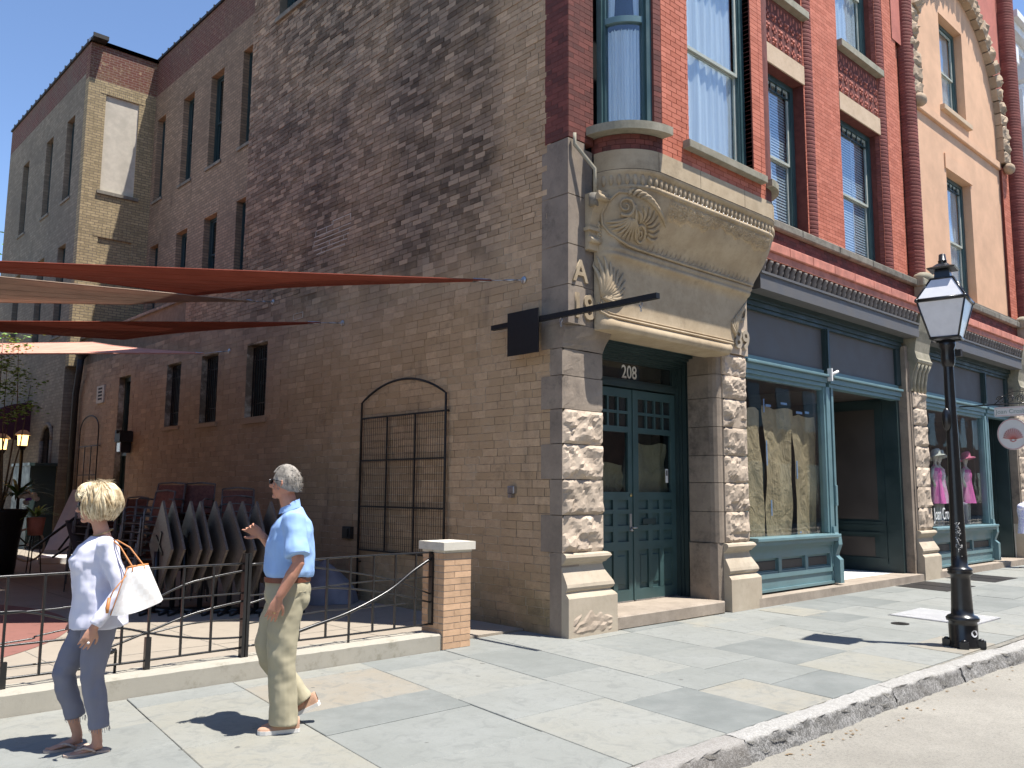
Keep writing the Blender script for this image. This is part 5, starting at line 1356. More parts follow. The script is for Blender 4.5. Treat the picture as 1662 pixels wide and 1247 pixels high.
# ---------------- black sign arm ----------------
sa=thing('sign_arm',(-.15,0,3.72),'black square beam sign arm with a blank black plate, at the building corner','sign bracket')
m=MB(); m.box(-.18,-.12,-1.43,1.18,3.685,3.745); m.build('arm',M['blackmatt'],sa)
m=MB(); m.box(-.20,-.185,.31,.85,3.31,3.85); m.build('plate',M['blackmatt'],sa)
m=MB(); m.box(-.12,.0,.5,.66,3.66,3.77); m.build('wall_mount',M['blackmatt'],sa)
for y in (-.02,-1.2):
    m=MB(); m.tube([(-.15,y+.018*math.cos(k*PI/6),3.655+.03*math.sin(k*PI/6)) for k in range(13)],.005,5); m.tube([(-.15+.012*math.cos(k*PI/6),y,3.60+.022*math.sin(k*PI/6)) for k in range(13)],.004,5); m.build('hook',M['steel'],sa)

# ---------------- street lamp ----------------
lp=thing('street_lamp',(2.953,-3.169,0),'black iron street lamp with frosted lantern and white scribble on its pole','street lamp')
lx,ly=2.953,-3.169
m=MB(); m.lathe([(.0,0),(.155,0),(.155,.02),(.145,.04),(.148,.24),(.14,.27),(.165,.285),(.17,.31),(.15,.335),(.115,.35),(.11,.42),(.098,.74),(.10,.77),(.125,.785),(.13,.80),(.12,.815),(.13,.83),(.118,.85),(.085,.87),(.082,1.0),(.066,2.0),(.058,2.6),(.052,3.15)],(lx,ly,0),28)
m.build('pole',M['black'],lp)
for k in range(4):
    a=R(20)+k*PI/2; m=MB(); m.box(-.05,.05,-.045,.045,0,.075,ch=0); q=Matrix.Rotation(a,3,'Z'); m.v=[tuple(Vector((lx,ly,0))+q@(Vector(v)+Vector((.165,0,0)))) for v in m.v]
    m.ball((lx+.17*math.cos(a),ly+.17*math.sin(a),.08),(.03,.03,.02),8,5); m.build('foot_lug',M['black'],lp)
m=MB(); m.lathe([(.052,3.10),(.07,3.14),(.075,3.2),(.07,3.3),(.085,3.34),(.09,3.40),(.05,3.42)],(lx,ly,0),16); m.build('collar',M['black'],lp)
m=MB(); m.box(lx+.03,lx+.09,ly-.13,ly-.07,3.22,3.3); m.build('photocell',M['iron'],lp)
m=MB(); m.ball((lx-.085,ly+.02,2.5),(.04,.05,.13),10,8); m.build('junction_cover',M['black'],lp)
rot=R(10)
def sq(r,z): return [Vector((lx+r*math.sqrt(2)*math.cos(rot+PI/4+k*PI/2),ly+r*math.sqrt(2)*math.sin(rot+PI/4+k*PI/2),z)) for k in range(4)]
b0,b1,b2,b3=sq(.145,3.43),sq(.25,3.86),sq(.25,3.875),sq(.115,4.12)
m=MB()
for k in range(4):
    j=(k+1)%4
    m.tube([b0[k],b1[k]],.011,6); m.tube([b1[k],b1[j]],.022,6); m.tube([b2[k],b3[k]],.011,6); m.tube([b0[k],b0[j]],.016,6); m.tube([b3[k],b3[j]],.014,6)
    m.ball(b1[k],.026,8,6)
m.build('lantern_frame',M['black'],lp)
for k in range(4):
    j=(k+1)%4; 
    for (p,q,nm) in ((b0,b1,'glass_pane'),(b2,b3,'roof_glass_pane')):
        m=MB(); m.quad(p[k],p[j],q[j],q[k]); m.build(nm,M['frost'],lp)
m=MB(); m.quad(*sq(.14,3.432)); m.build('lantern_floor',M['black'],lp)
m=MB()
for (ra,za,rb_,zb) in ((.12,4.11,.085,4.13),(.085,4.13,.075,4.23),(.14,4.235,.15,4.25),(.15,4.25,.09,4.275),(.09,4.275,.05,4.31)):
    a_,b_=sq(ra,za),sq(rb_,zb)
    for k in range(4): m.quad(a_[k],a_[(k+1)%4],b_[(k+1)%4],b_[k])
m.quad(*sq(.14,4.235)[::-1])
m.lathe([(.05,4.30),(.045,4.34),(.05,4.345),(.042,4.35),(.036,4.42),(.03,4.425),(0,4.43)],(lx,ly,0),14); m.build('roof_cap',M['black'],lp)
m=MB(); r5=random.Random(6); P0=[]
dirv=Vector((CAM.x-lx,CAM.y-ly,0)).normalized(); tang=Vector((-dirv.y,dirv.x,0))
def onpole(t,z):
    r=.079; a=t/r; return Vector((lx,ly,z))+(dirv*math.cos(a)+tang*math.sin(a))*(r+.001)
for s_ in range(9):
    z=1.33-.035*s_; pts=[onpole(r5.uniform(-.03,.035),z+r5.uniform(-.03,.03)) for _ in range(5)]; m.tube(pts,.0028,4)
m.tube([onpole(-.035,.97),onpole(.0,.91),onpole(.03,.985)],.0035,4)
m.build('painted_scribble',M['white'],lp)
m=MB(); 
def st(a,z): return (lx+.149*math.cos(a),ly+.149*math.sin(a),z)
m.face([m.vv(st(R(247)+.30*math.cos(k*PI/8)*1.0,.16+.038*math.sin(k*PI/8))) for k in range(16)]); m.build('round_sticker',M['frost'],lp)

# ---------------- folded cafe tables ----------------
granite_top=surf('speckled_grey_table_top',(.14,.12,.105),.45,40,.25,0,60)
def table(loc,rz,label):
    t=thing('folding_table',loc,label,'table','folded tables with tipped square tops',rotz=rz)
    m=MB(); s=.61
    P=[(0,-s),(s,0),(0,s),(-s,0)]
    m.prism([(p[0],p[1]) for p in P],-.015,.015); m.v=[(z+.02,x,y+.86) for x,y,z in m.v]; m.build('table_top',granite_top,t,local=True)
    m=MB(); m.tube([(-.03,0,.02),(-.03,0,.80)],.035,10); m.build('pedestal',M['black'],t,local=True)
    m=MB(); 
    for a in (PI/4,-PI/4): m.tube([(-.03-.3*math.cos(a),-.3*math.sin(a),.02),(-.03,0,.05),(-.03+.3*math.cos(a),.3*math.sin(a),.02)],(.03,.018),6)
    m.build('cross_base',M['black'],t,local=True)
    m=MB(); m.box(-.012,.004,-.22,.22,-.025,.025); m.box(-.014,.004,-.025,.025,-.2,.2); q=Matrix.Rotation(.5,3,'X'); m.v=[tuple(q@Vector(v)+Vector((0,0,.88))) for v in m.v]; m.build('tilt_bracket',M['black'],t,local=True)
    return t
t0=None; nrm=R(172)
labs=['folded table at the street end of the row, nearest the chair stack']+['folded grey table, number %s'%i for i in range(9)]
tn=['frontmost folded table with its light underside showing','second folded table of the row, just behind the frontmost','folded table with a light underside a little way down the row','fourth tipped table top in the row of folded tables','middle tipped table top in the row of folded tables','sixth tipped table top in the row, dark grey','seventh tipped table top, near the man’s raised hand','eighth tipped table top, behind the man’s raised hand','ninth tipped table top, beside the man’s chest','last tipped table top before the flank wall, partly behind the man']
tn=[s.replace('’',"'") for s in tn]
t0=table((-2.80,4.84,.03),nrm+PI,tn[0])
for i in range(1,10):
    c=copy_tree(t0); c.location=(-2.80+.135*i,4.84-.125*i+rng.uniform(-.03,.03),.03); c.rotation_euler.z=nrm+(PI if i==2 else 0)+rng.uniform(-.06,.06); c['label']=tn[i]
# ---------------- stacked chairs ----------------
wick=surf('red_brown_slat_weave',(.16,.06,.045),.6,20,.3,.2,60)
def chair(loc,rz,label):
    t=thing('patio_chair',loc,label,'chair','stacked patio chairs by the flank wall',rotz=rz)
    m=MB(); w=.25
    for s in (-1,1):
        m.tube([(s*w,.22,0),(s*w,.20,.64),(s*w*.99,.12,.66),(s*w,-.2,.64),(s*w,-.22,.60)],.012,6); m.tube([(s*w,-.24,0),(s*w*.97,-.20,.45),(s*w*.92,-.28,.88)],.012,6)
    m.tube([(-w*.92,-.28,.88),(0,-.30,.90),(w*.92,-.28,.88)],.013,6); m.tube([(-w,.2,.44),(w,.2,.44)],.011,6); m.build('frame',M['alu'],t,local=True)
    m=MB(); m.grid(lambda u,v:(-.23+.46*u,-.21+.42*v,.455-.015*math.sin(PI*v)),4,8,smooth=False); m.build('seat',wick,t,local=True)
    m=MB(); m.grid(lambda u,v:(-.22+.44*u,-.215-.065*v,.52+.34*v),4,8,smooth=False); m.build('backrest',wick,t,local=True)
    return t
ch0=None
STK=[(-2.75,5.75,.03,1.75,7,'stack nearest the tables'),(-2.35,6.35,.03,2.2,8,'second stack behind the tables'),(-1.95,6.1,.03,2.35,8,'third stack from the patio side'),(-2.75,7.9,.03,1.7,7,'far stack by the side door'),(-1.45,5.6,.03,2.5,7,'stack leaning by the flank wall'),(-2.2,8.2,.03,2.0,6,'short stack at the back of the patio')]
ordn=['bottom','second from the bottom','third up','fourth up','fifth up','sixth up','seventh up','eighth up','ninth up','top']
for si,(x,y,z,rz,n,lab) in enumerate(STK):
    for k in range(n):
        L='red brown chair, %s of %s'%(('topmost' if k==n-1 else ordn[k]),lab)
        if ch0 is None: c=ch0=chair((x,y,z),rz,L)
        else:
            c=copy_tree(ch0); c['label']=L
        c.location=(x+.012*k*math.sin(rz),y-.012*k,z+.118*k); c.rotation_euler=(0 if si!=4 else -.25+.0*k,0,rz+rng.uniform(-.04,.04))

# ---------------- buildings across the street (seen only in the glass) ----------------
ob_=thing('opposite_building',(5,-17,-.15),'brick row across the street, seen mirrored in the shop glass','building')
FOp=Fr((0,-17,0),(-1,0,0),(0,1,0))
opb=surf('brown_street_brick',(.14,.085,.06),.9,2,.3,.2)
m=MB(FOp); m.box(-150,25,-8,0,-.15,9.5); m.box(-150,25,0,.3,9.1,9.5); m.build('wall',opb,ob_)
for i in range(46):
    for z in (1.0,5.2):
        m=MB(FOp); u=-118+i*3.0; m.box(u,u+1.3,0,.05,z,z+2.3); o=m.build('window',M['darkglass'],ob_)
m=MB(); m.box(-25,150,-17,-13.2,-.3,-.01); o=m.build('far_sidewalk',M['conc']); tag(o,'far sidewalk across the street','sidewalk',kind='structure')

# dry leaves and grit gathered in the gutter
r7=random.Random(77); m=MB()
for i in range(160):
    x=r7.uniform(-4.5,8); y=-3.60-abs(r7.gauss(0,.10)); s_=r7.uniform(.006,.022); a=r7.uniform(0,6.28); z=-.147; m.var=r7.random()
    m.face([m.vv((x+s_*math.cos(a+k*2.1)*(1.4 if k==0 else .8),y+s_*math.sin(a+k*2.1),z+r7.uniform(0,.006))) for k in range(3)])
tag(m.build('gutter_litter',surf('dry_leaf_litter',(.22,.15,.08),.9,20,.4,0)),'scattered dry leaf bits and grit in the gutter','litter',kind='stuff')

nb=thing('added_sky_blocker',(-12,12,0),'plain brown block added out of view to darken the lower flank wall','building')  # added unseen block that keeps sky light off the lower flank wall
m=MB(); m.box(-18,-8.6,2.5,27,-.1,8.5); m.build('wall',opb,nb)
m=MB(); m.box(-18.1,-8.5,2.4,27.1,8.5,8.8); m.build('cornice',M['soot'],nb)
for i in range(6):
    for z in (1.0,4.8):
        m=MB(); m.box(-8.6,-8.55,4+i*3.6,5.1+i*3.6,z,z+2.2); m.build('window',M['darkglass'],nb)
def at_depth(px,py,D):
    """point of the place seen D metres ahead of the street corner viewpoint (used once to lay out the far patio things)"""
    f=1388.5; m=sc.camera.matrix_world.to_3x3(); d=m@Vector((px-831,623.5-py,-f)); h=Vector((math.cos(R(46.91)),math.sin(R(46.91)),0)); return CAM+d*(D/d.dot(h))
# ---------------- patio clutter ----------------
tarp=thing('covered_equipment',(-.5,4.7,.03),'grey cloth cover draped over a lumpy thing low by the flank wall','cover')
m=MB(); r6=random.Random(5); ph=[r6.uniform(0,6) for _ in range(8)]
def tf(u,v):
    th=2*PI*u; k=v; r=(.48*(1-k)+.10)*(1+.10*math.sin(th*3+ph[0])+.05*math.sin(th*7+ph[1]+k*3)) if k<1 else 0
    z=.56*(k**.55)*(1+.12*math.sin(th*2+ph[2])*(k<.95))
    return (-.5+r*.8*math.cos(th),4.6+r*1.15*math.sin(th),.034+z)
m.grid(tf,48,14); m.build('cloth_cover',cloth_m('grey_cover_cloth',(.24,.24,.27),(3,3,3),.2),tarp)
pc=at_depth(0,850,16.5)
pl=thing('black_planter',(pc.x,pc.y,.03),'tall black patio planter with palm fronds and a small leafy tree','planter')
m=MB(); m.lathe([(.0,0),(.30,0),(.34,.5),(.40,1.05),(.46,1.16),(.46,1.22),(.40,1.22),(.38,1.12),(0,1.10)],(pc.x,pc.y,.03),20); m.build('pot',M['blackmatt'],pl)
def leaves(name,centers,n,size,mat,parent,seed,spread=1,local=False):
    r=random.Random(seed); m=MB()
    for i in range(n):
        c,rad=r.choice(centers); p=Vector(c)+Vector((r.gauss(0,.45)*rad,r.gauss(0,.45)*rad,r.gauss(0,.35)*rad)); m.var=r.random()
        q=Matrix.Rotation(r.uniform(0,6.28),3,'Z')@Matrix.Rotation(r.uniform(-1.0,1.0),3,'X'); s=size*r.uniform(.6,1.3)
        P=[(-.5*s,0,0),(0,.28*s,.05*s),(.5*s,0,-.04*s),(0,-.28*s,.05*s)]; b=len(m.v)
        m.v+=[tuple(p+q@Vector(a)) for a in P]; m.face((b,b+1,b+2)); m.face((b,b+2,b+3))
    return m.build(name,M[mat],parent,local=local)
cn=[]; 
m=MB(); 
T0=Vector((pc.x,pc.y,1.2)); top=at_depth(10,560,16.5)
for (px,py) in ((30,560),(12,585),(50,625),(22,640),(5,545)):
    e=at_depth(px,py,16.5+rng.uniform(-.5,.5)); mid=T0.lerp(e,.6)+Vector((rng.uniform(-.1,.1),rng.uniform(-.1,.1),-.15)); m.tube([T0,mid,e],[.022,.012,.004],6); cn+=[(tuple(e),.34),(tuple(mid.lerp(e,.6)),.22)]
m.build('trunk',M['bark'],pl); leaves('crown',cn,900,.085,'leaf',pl,3)
def fronds(name,base,n,L,mat,parent,seed,w=.03,up=.9):
    r=random.Random(seed); m=MB(); B=Vector(base)
    for i in range(n):
        a=r.uniform(0,2*PI); e=r.uniform(.35,1.25)*up; l=L*r.uniform(.7,1.1); m.var=r.random(); pts=[]
        for k in range(7):
            t=k/6; pts.append(B+Vector((math.cos(a)*l*t*math.cos(e)*1.1,math.sin(a)*l*t*math.cos(e)*1.1,l*(t*math.sin(e)-.45*t*t))))
        side=Vector((-math.sin(a),math.cos(a),0))
        for k in range(6):
            w0=w*math.sin(PI*(.1+.85*k/6)); w1=w*math.sin(PI*(.1+.85*(k+1)/6)) if k<5 else .001
            m.quad(pts[k]-side*w0,pts[k]+side*w0,pts[k+1]+side*w1,pts[k+1]-side*w1)
    return m.build(name,M[mat],parent)
pb=at_depth(28,805,16.3); fronds('palm_frond',pb,46,.75,'leafdk',pl,4)
# orchid on a stand, bicycle
oc=at_depth(58,850,16.8)
op=thing('orchid_plant',(oc.x,oc.y,.03),'potted plant with strappy leaves and a white and purple bloom near the bicycle','potted plant')
m=MB(); m.lathe([(0,0),(.13,0),(.17,.34),(.15,.34),(0,.31)],(oc.x,oc.y,.75),14); m.build('pot',M['redmould'],op)
m=MB()
for k in range(3):
    a=k*2.1; m.tube([(oc.x+.15*math.cos(a),oc.y+.15*math.sin(a),.03),(oc.x+.08*math.cos(a),oc.y+.08*math.sin(a),.76)],.012,5)
m.build('plant_stand',M['iron'],op); fronds('strap_leaf',(oc.x,oc.y,1.1),40,.55,'leaf',op,8,.025)
m=MB(); fc=at_depth(44,808,16.7)
for k in range(16):
    m.ball(fc+Vector((rng.gauss(0,.09),rng.gauss(0,.09),rng.gauss(0,.06))),(.06,.05,.045),6,4)
m.build('bloom',M['white'],op)
m=MB(); [m.ball(fc+Vector((-.02+.03*k,-.06,-.03)),.03,6,4) for k in range(3)]; m.build('bloom_centre',surf('purple_petal',(.22,.08,.45),.7,8,.2,0),op)
bc=at_depth(50,870,18.2); bk=thing('bicycle',(bc.x,bc.y,.03),'dark bicycle with pale tyres parked behind the black planter','bicycle')
du=Vector((.80,-.60,0)); 
def bw(c,nm='wheel'):
    m=MB(); m.tube([c+du*(.33*math.cos(2*PI*k/28))+Vector((0,0,.33*math.sin(2*PI*k/28))) for k in range(29)],.022,6,cap=False); o=m.build(nm,surf('pale_tyre',(.42,.40,.35),.8,8,.1,0) if 'tyre' not in M else M['tyre'],bk)
    m=MB()
    for k in range(14): m.tube([c,c+du*(.32*math.cos(k*.449))+Vector((0,0,.32*math.sin(k*.449)))],.002,3)
    m.ball(c,.03,6,4); m.build('spokes',M['steel'],o)
wA=Vector((bc.x,bc.y,.47))-du*.05; wB=wA-du*1.02; bw(wA); bw(wB)
m=MB(); bb=wA-du*.55+Vector((0,0,-.05)); st_=bb+Vector((0,0,.55))-du*-.0; hd=wB+du*.2+Vector((0,0,.55))
for a,b_ in ((wA,bb),(bb,st_+Vector((0,0,.08))),(bb,hd),(st_,hd+Vector((0,0,.05))),(wA,st_),(wB,hd+Vector((0,0,.2)))): m.tube([a,b_],.016,6)
m.build('frame',M['black'],bk); m=MB(); m.ball(st_+Vector((0,0,.13)),(.12,.07,.03),8,5); m.build('saddle',M['blackmatt'],bk)
m=MB(); hb=hd+Vector((0,0,.22)); sd_=Vector((-du.y,du.x,0)); m.tube([hb-sd_*.28,hb,hb+sd_*.28],.014,6); m.build('handlebar',M['steel'],bk)
# leaning white boards and an easel
def board(px4,D,th,label,mat,name,dz=0):
    P=[at_depth(x,y,D[i] if isinstance(D,(list,tuple)) else D) for i,(x,y) in enumerate(px4)]
    n=(P[1]-P[0]).cross(P[3]-P[0]).normalized()*th; m=MB(); b=len(m.v); m.v+=[tuple(p) for p in P]+[tuple(p+n) for p in P]
    for i in range(4): j=(i+1)%4; m.face((b+i,b+j,b+4+j,b+4+i))
    m.face((b+3,b+2,b+1,b)); m.face((b+4,b+5,b+6,b+7)); return m
o=board([(118,795),(200,795),(150,893),(72,893)],[16.2,16.6,15.2,15.2],.04,'','white','w').build('leaning_board',M['white']); tag(o,'white board tilted against the easel behind the woman','board')
o=MB(); o.prism([(-1.9,13.9),(-.9,13.3),(-.5,14.3),(-1.6,14.9)],.034,.15); o=o.build('flat_board',M['white']); tag(o,'white board lying flat on the patio floor beneath the leaning one','board')
eb=at_depth(140,900,14.2); es=thing('display_easel',(eb.x,eb.y,.03),'dark easel sign with crossed legs leaning near the white boards','easel')
A=[at_depth(*p,14.0) for p in ((52,892),(125,838),(95,893),(128,850),(85,905),(150,862))]
m=MB(); m.tube([A[0],A[1]],.022,6); m.tube([A[2],A[3]],.018,6); m.tube([A[4],A[5]],.018,6); m.build('leg',M['blackmatt'],es)
board([(106,845),(160,838),(175,905),(124,912)],[14,14.3,13.8,13.4],.03,'','','').build('panel',M['brownpan'],es)
# awning, lanterns and service box on the rear wing
aw_=thing('maroon_awning',(-.3,23.8,3.2),'dark maroon awning over the far patio doorway','awning')
FAW=FX(-.3); m=MB(FAW)
def awf(u,v): a=PI/2*v; return FAW(-26.5+4.6*u,1.3*math.sin(a),3.25+.95*math.cos(a))
m.grid(awf,12,8); m.face([m.vv(FAW(-21.9,1.3*math.sin(PI/2*k/8),3.25+.95*math.cos(PI/2*k/8))) for k in range(9)]+[m.vv(FAW(-21.9,0,3.0)),]); m.box(-26.5,-21.9,1.28,1.31,2.95,3.26); m.build('canopy_cloth',surf('maroon_canvas',(.05,.012,.022),.85,5,.2,.1),aw_)
for i,(px,py) in enumerate(((37,714),(3,720))):
    c=at_depth(px,py,17.2 if i==0 else 17.0)
    t=thing('post_lantern',(c.x,c.y,.03),('lit patio lantern with a white cap beside the maroon awning' if i==0 else 'lit patio lantern cut by the frame edge beside the small tree'),'lantern','lit patio lanterns')
    m=MB(); m.lathe([(.0,.2),(.06,.19),(.14,.12),(.15,.09),(.12,.09)],c,14); m.build('cap',M['white'],t)
    m=MB(); m.lathe([(.10,.09),(.085,-.12),(0,-.12)],c,8,smooth=False); m.build('glass',M['lampglow'],t)
    m=MB(); m.tube([(c.x,c.y,.03),(c.x,c.y,c.z-.12)],.03,8); m.lathe([(.09,-.12),(.05,-.2),(0,-.22)],c,10); m.build('post',M['blackmatt'],t)
m=MB(); m.box(-.95,-.31,18.9,20.6,.0,2.25); m.box(-1.0,-.31,18.8,20.7,2.25,2.33); tag(m.build('service_box',M['tealdk']),'dark green service enclosure below the arched opening','cabinet')
ft=at_depth(4,425,40); fw_=thing('distant_tree',(ft.x,ft.y,0),'distant green tree top showing at the edge of the rear wing','tree')
m=MB(); m.tube([(ft.x-1,ft.y,0),(ft.x-1,ft.y,ft.z-1)],[.3,.15],8); m.build('trunk',M['bark'],fw_); leaves('crown',[((ft.x-1.3,ft.y,ft.z-1.2),2.4),((ft.x-2.5,ft.y,ft.z-2),2.5)],2500,.4,'leaf',fw_,5)
# pole bits by the side door
for i,(px,y0,y1) in enumerate(((222,738,800),(245,738,790))):
    pass

# ---------------- people ----------------
def remesh(o,vox,smooth=3,sfac=.5,disp=None):
    a=o.modifiers.new('r','REMESH'); a.mode='VOXEL'; a.voxel_size=vox; a.use_smooth_shade=True
    b=o.modifiers.new('s','SMOOTH'); b.iterations=smooth; b.factor=sfac
    if disp:
        for k,(sz,st) in enumerate(disp):
            tx=bpy.data.textures.new('folds','CLOUDS'); tx.noise_scale=sz; tx.noise_depth=1
            d=o.modifiers.new('d','DISPLACE'); d.texture=tx; d.strength=st; d.mid_level=.5; d.texture_coords='LOCAL'
def V(*a): return Vector(a)
def head(m,c,yaw,pitch=0,s=1.0,fem=False):
    """head centred at c, face towards +x turned by yaw"""
    q=Matrix.Rotation(yaw,3,'Z')@Matrix.Rotation(pitch,3,'Y'); c=Vector(c)
    def fn(u,v):
        th=2*PI*u-PI; ph=PI*(v-.5); cx_,sx_=math.cos(th),math.sin(th); cp,sp=math.cos(ph),math.sin(ph)
        x=.098*cp*cx_; y=.076*cp*sx_; z=.118*sp
        if x>0: x*=.98
        if z<0: k=-z/.118; y*=1-.28*k*k; x=x*(1-.10*k) + (.012*k if x>0 else .018*k)
        else: x-=.004; 
        if x<0 and z<-.03: x*=.86
        f=max(0,cx_)**6
        x+=f*cp*(.006*math.exp(-((z-.028)/.012)**2)-.010*math.exp(-((z-.008)/.014)**2)*(abs(sx_)>.18))
        return c+q@(Vector((x,y,z))*s)
    m.grid(fn,44,30)
    t=lambda p:c+q@(Vector(p)*s)
    m.tube([t((.088,0,.018)),t((.104,0,-.008)),t((.114,0,-.026)),t((.100,0,-.034))],[.008*s,.011*s,.014*s,.009*s],8)   # nose
    m.tube([t((.080,-.022,-.058)),t((.090,0,-.056)),t((.080,.022,-.058))],.006*s,6); m.tube([t((.078,-.018,-.068)),t((.087,0,-.068)),t((.078,.018,-.068))],.007*s,6)
    m.ball(t((.070,0,-.094)),(.024*s,.026*s,.018*s),8,6)   # chin
    for e in (-1,1):   # ears
        m.tube([t((-.002,e*.076,.022)),t((-.016,e*.084,.018)),t((-.018,e*.086,-.006)),t((-.006,e*.080,-.028)),t((.002,e*.074,-.016))],[.007*s]*5,6)
        m.ball(t((-.006,e*.076,0)),(.012*s,.006*s,.018*s),6,5)
    return q,t
def hand(m,w,d,up,s=1.0,curl=.5,left=True,spread=.14,point=None):
    """w wrist, d direction of the fingers, up back-of-hand normal"""
    d=Vector(d).normalized(); up=Vector(up); up=(up-d*up.dot(d)).normalized(); sdv=d.cross(up)*(1 if left else -1)
    w=Vector(w)
    m.tube([w-d*.02*s,w+d*.02*s,w+d*.05*s,w+d*.09*s],[(.018*s,.026*s),(.017*s,.033*s),(.015*s,.041*s),(.012*s,.040*s)],12,ref=up)
    L=[.072,.080,.075,.060]
    for i in range(4):
        off=(i-1.5)*.0205*s; b=w+d*.085*s+sdv*off; a=0; p=b; pts=[b-d*.02*s,b]; dirf=(d+sdv*spread*(i-1.5)*.4).normalized(); c=curl if not point or i not in point else point[i]
        for k,f in enumerate((.45,.31,.24)):
            a+=c*(.55 if k==0 else .75); p=p+(dirf*math.cos(a)-up*math.sin(a))*(L[i]*f*s); pts.append(p)
        m.tube(pts,[.0088*s,.0092*s,.0084*s,.0076*s,.0058*s],8); m.ball(p,.006*s,6,5)
    b=w+d*.03*s+sdv*(-.026*s); dt=(d*.75-sdv*.75-up*.35).normalized()
    m.tube([b,b+dt*.035*s,b+dt*.055*s+d*.012*s-up*.006*s,b+dt*.06*s+d*.034*s-up*.014*s],[.014*s,.0115*s,.0098*s,.007*s],8)

def build_man():
    yaw0=R(148); loc=(-4.24,-1.15,0)
    t=thing('person',loc,'man in blue polo shirt and khaki trousers walking past the fence, one hand raised','person',rotz=yaw0)
    m=MB()
    q,T=head(m,(-.012,0,1.705),R(-24),R(-3),1.03)
    m.tube([(-.07,0,1.44),(-.05,0,1.53),(-.03,0,1.60),(-.012,0,1.66)],[(.075,.07),(.062,.062),(.058,.058),(.055,.055)],14,ref=(1,0,0))
    # torso and limbs under the clothes
    m.tube([(-.05,0,.88),(-.05,0,1.0),(-.06,0,1.15),(-.07,0,1.32),(-.075,0,1.43),(-.07,0,1.48)],[(.12,.15),(.13,.15),(.13,.15),(.12,.17),(.09,.14),(.05,.06)],16,ref=(1,0,0))
    sh=V(-.09,.17,1.435); el=V(-.135,.255,1.155); wr=V(-.015,.275,.925)
    m.tube([V(-.08,.08,1.43),sh,(sh+el)/2,el,el*.65+wr*.35,wr*.9+el*.1,wr],[.055,.058,.050,.043,.045,.032,.027],12)
    hand(m,wr,(.35,-.02,-.94),(-.15,.98,.1),1.05,.33,True)
    sh2=V(-.08,-.17,1.43); el2=V(.03,-.26,1.18); wr2=V(.145,-.10,1.325)
    m.tube([V(-.08,-.08,1.43),sh2,(sh2+el2)/2,el2,el2*.6+wr2*.4,wr2],[.055,.058,.050,.043,.044,.028],12)
    hand(m,wr2,(.55,.25,.42),(.25,-.85,.35),1.05,.95,False,point={0:.45,1:.75})
    for e,kn,an in ((1,V(-.03,.10,.50),V(-.085,.10,.09)),(-1,V(.09,-.10,.52),V(-.19,-.12,.15))):
        hp=V(-.05,e*.09,.92); m.tube([hp+V(0,0,.05),hp,(hp+kn)/2,kn,kn*.6+an*.4,an],[.08,.085,.075,.055,.055,.037],12)
        f=V(1,0,0) if e>0 else V(.90,0,-.42); m.tube([an,an+f*.06-V(0,0,.04),an+f*.16-V(0,0,.06 if e>0 else .02)],[.036,.036,.022],10)
    b=m.build('body',M['skin'],t,local=True); remesh(b,.0055,2,.4)
    # hair: close cropped grey
    gh=surf('grey_short_hair',(.20,.18,.155),.75,16,.35,.5,160,c2=(.40,.36,.31),bd=.004)
    h=MB()
    def hf(u,v):
        th=PI*.30+(2*PI-.60*PI)*u; # around the back of the head
        lo=-.055+.075*(abs(u-.5)*2)**3*1.0; hi=PI/2
        ph=math.asin(max(-1,min(1,lo/.118)))*(1-v)+hi*v
        r_=1.10+.03*math.sin(th*9+v*5)*(1-v)+rng.uniform(-.012,.012)
        x=.098*math.cos(ph)*math.cos(th); y=.076*math.cos(ph)*math.sin(th); z=.118*math.sin(ph)
        return T((x*r_-.004,y*r_*1.03,z*r_+.004))
    h.grid(hf,60,22)
    def hf2(u,v):   # fringe over the forehead
        th=-PI*.30+.60*PI*u; lo=.062; ph=math.asin(lo/.118)*(1-v)+PI/2*v; r_=1.11+rng.uniform(-.015,.02); return T((.098*math.cos(ph)*math.cos(th)*r_-.002,.076*math.cos(ph)*math.sin(th)*r_,.118*math.sin(ph)*r_+.004))
    h.grid(hf2,24,12)
    for i in range(420):
        th=rng.uniform(.30*PI,1.70*PI) if i%3 else rng.uniform(-.3*PI,.3*PI); ph=rng.uniform(-.35,1.4) if i%3 else rng.uniform(.55,1.4); r_=1.10
        p=V(.098*math.cos(ph)*math.cos(th)*r_,.076*math.cos(ph)*math.sin(th)*r_,.118*math.sin(ph)*r_); a=p+V(-.016,0,-.004)+p*.06+V(rng.uniform(-.004,.004),rng.uniform(-.004,.004),-.006)
        h.tube([T(p*.98),T(a)],[.0030,.0006],4)
    ho=h.build('hair',gh,t,local=True)
    g=MB()
    for e in (-1,1): 
        g.tube([T((.085,e*.060,.018)),T((.04,e*.083,.02)),T((-.02,e*.086,.012))],.0035,5)
        g.ball(T((.094,e*.036,.008)),(.010,.030,.021),10,6,rot=q)
    g.tube([T((.101,-.02,.016)),T((.105,0,.018)),T((.101,.02,.016))],.003,5); g.build('sunglasses',M['black'],t,local=True)
    # polo shirt
    blue=cloth_m('light_blue_polo_cloth',(.30,.46,.74),(7,7,2.2),.07,.85,0,.35)
    s=MB()
    s.tube([(-.055,0,1.045),(-.055,0,1.062),(-.06,0,1.09),(-.06,0,1.18),(-.065,0,1.29),(-.075,0,1.38),(-.08,0,1.44),(-.075,0,1.485),(-.065,0,1.515)],[(.152,.175),(.172,.190),(.178,.195),(.175,.192),(.166,.198),(.150,.198),(.118,.178),(.085,.12),(.07,.08)],24,ref=(1,0,0))
    s.tube([V(-.08,.06,1.44),sh+V(0,0,.004),sh*.55+el*.45,el+V(.005,0,.045)],[.075,.080,.082,.088],16)
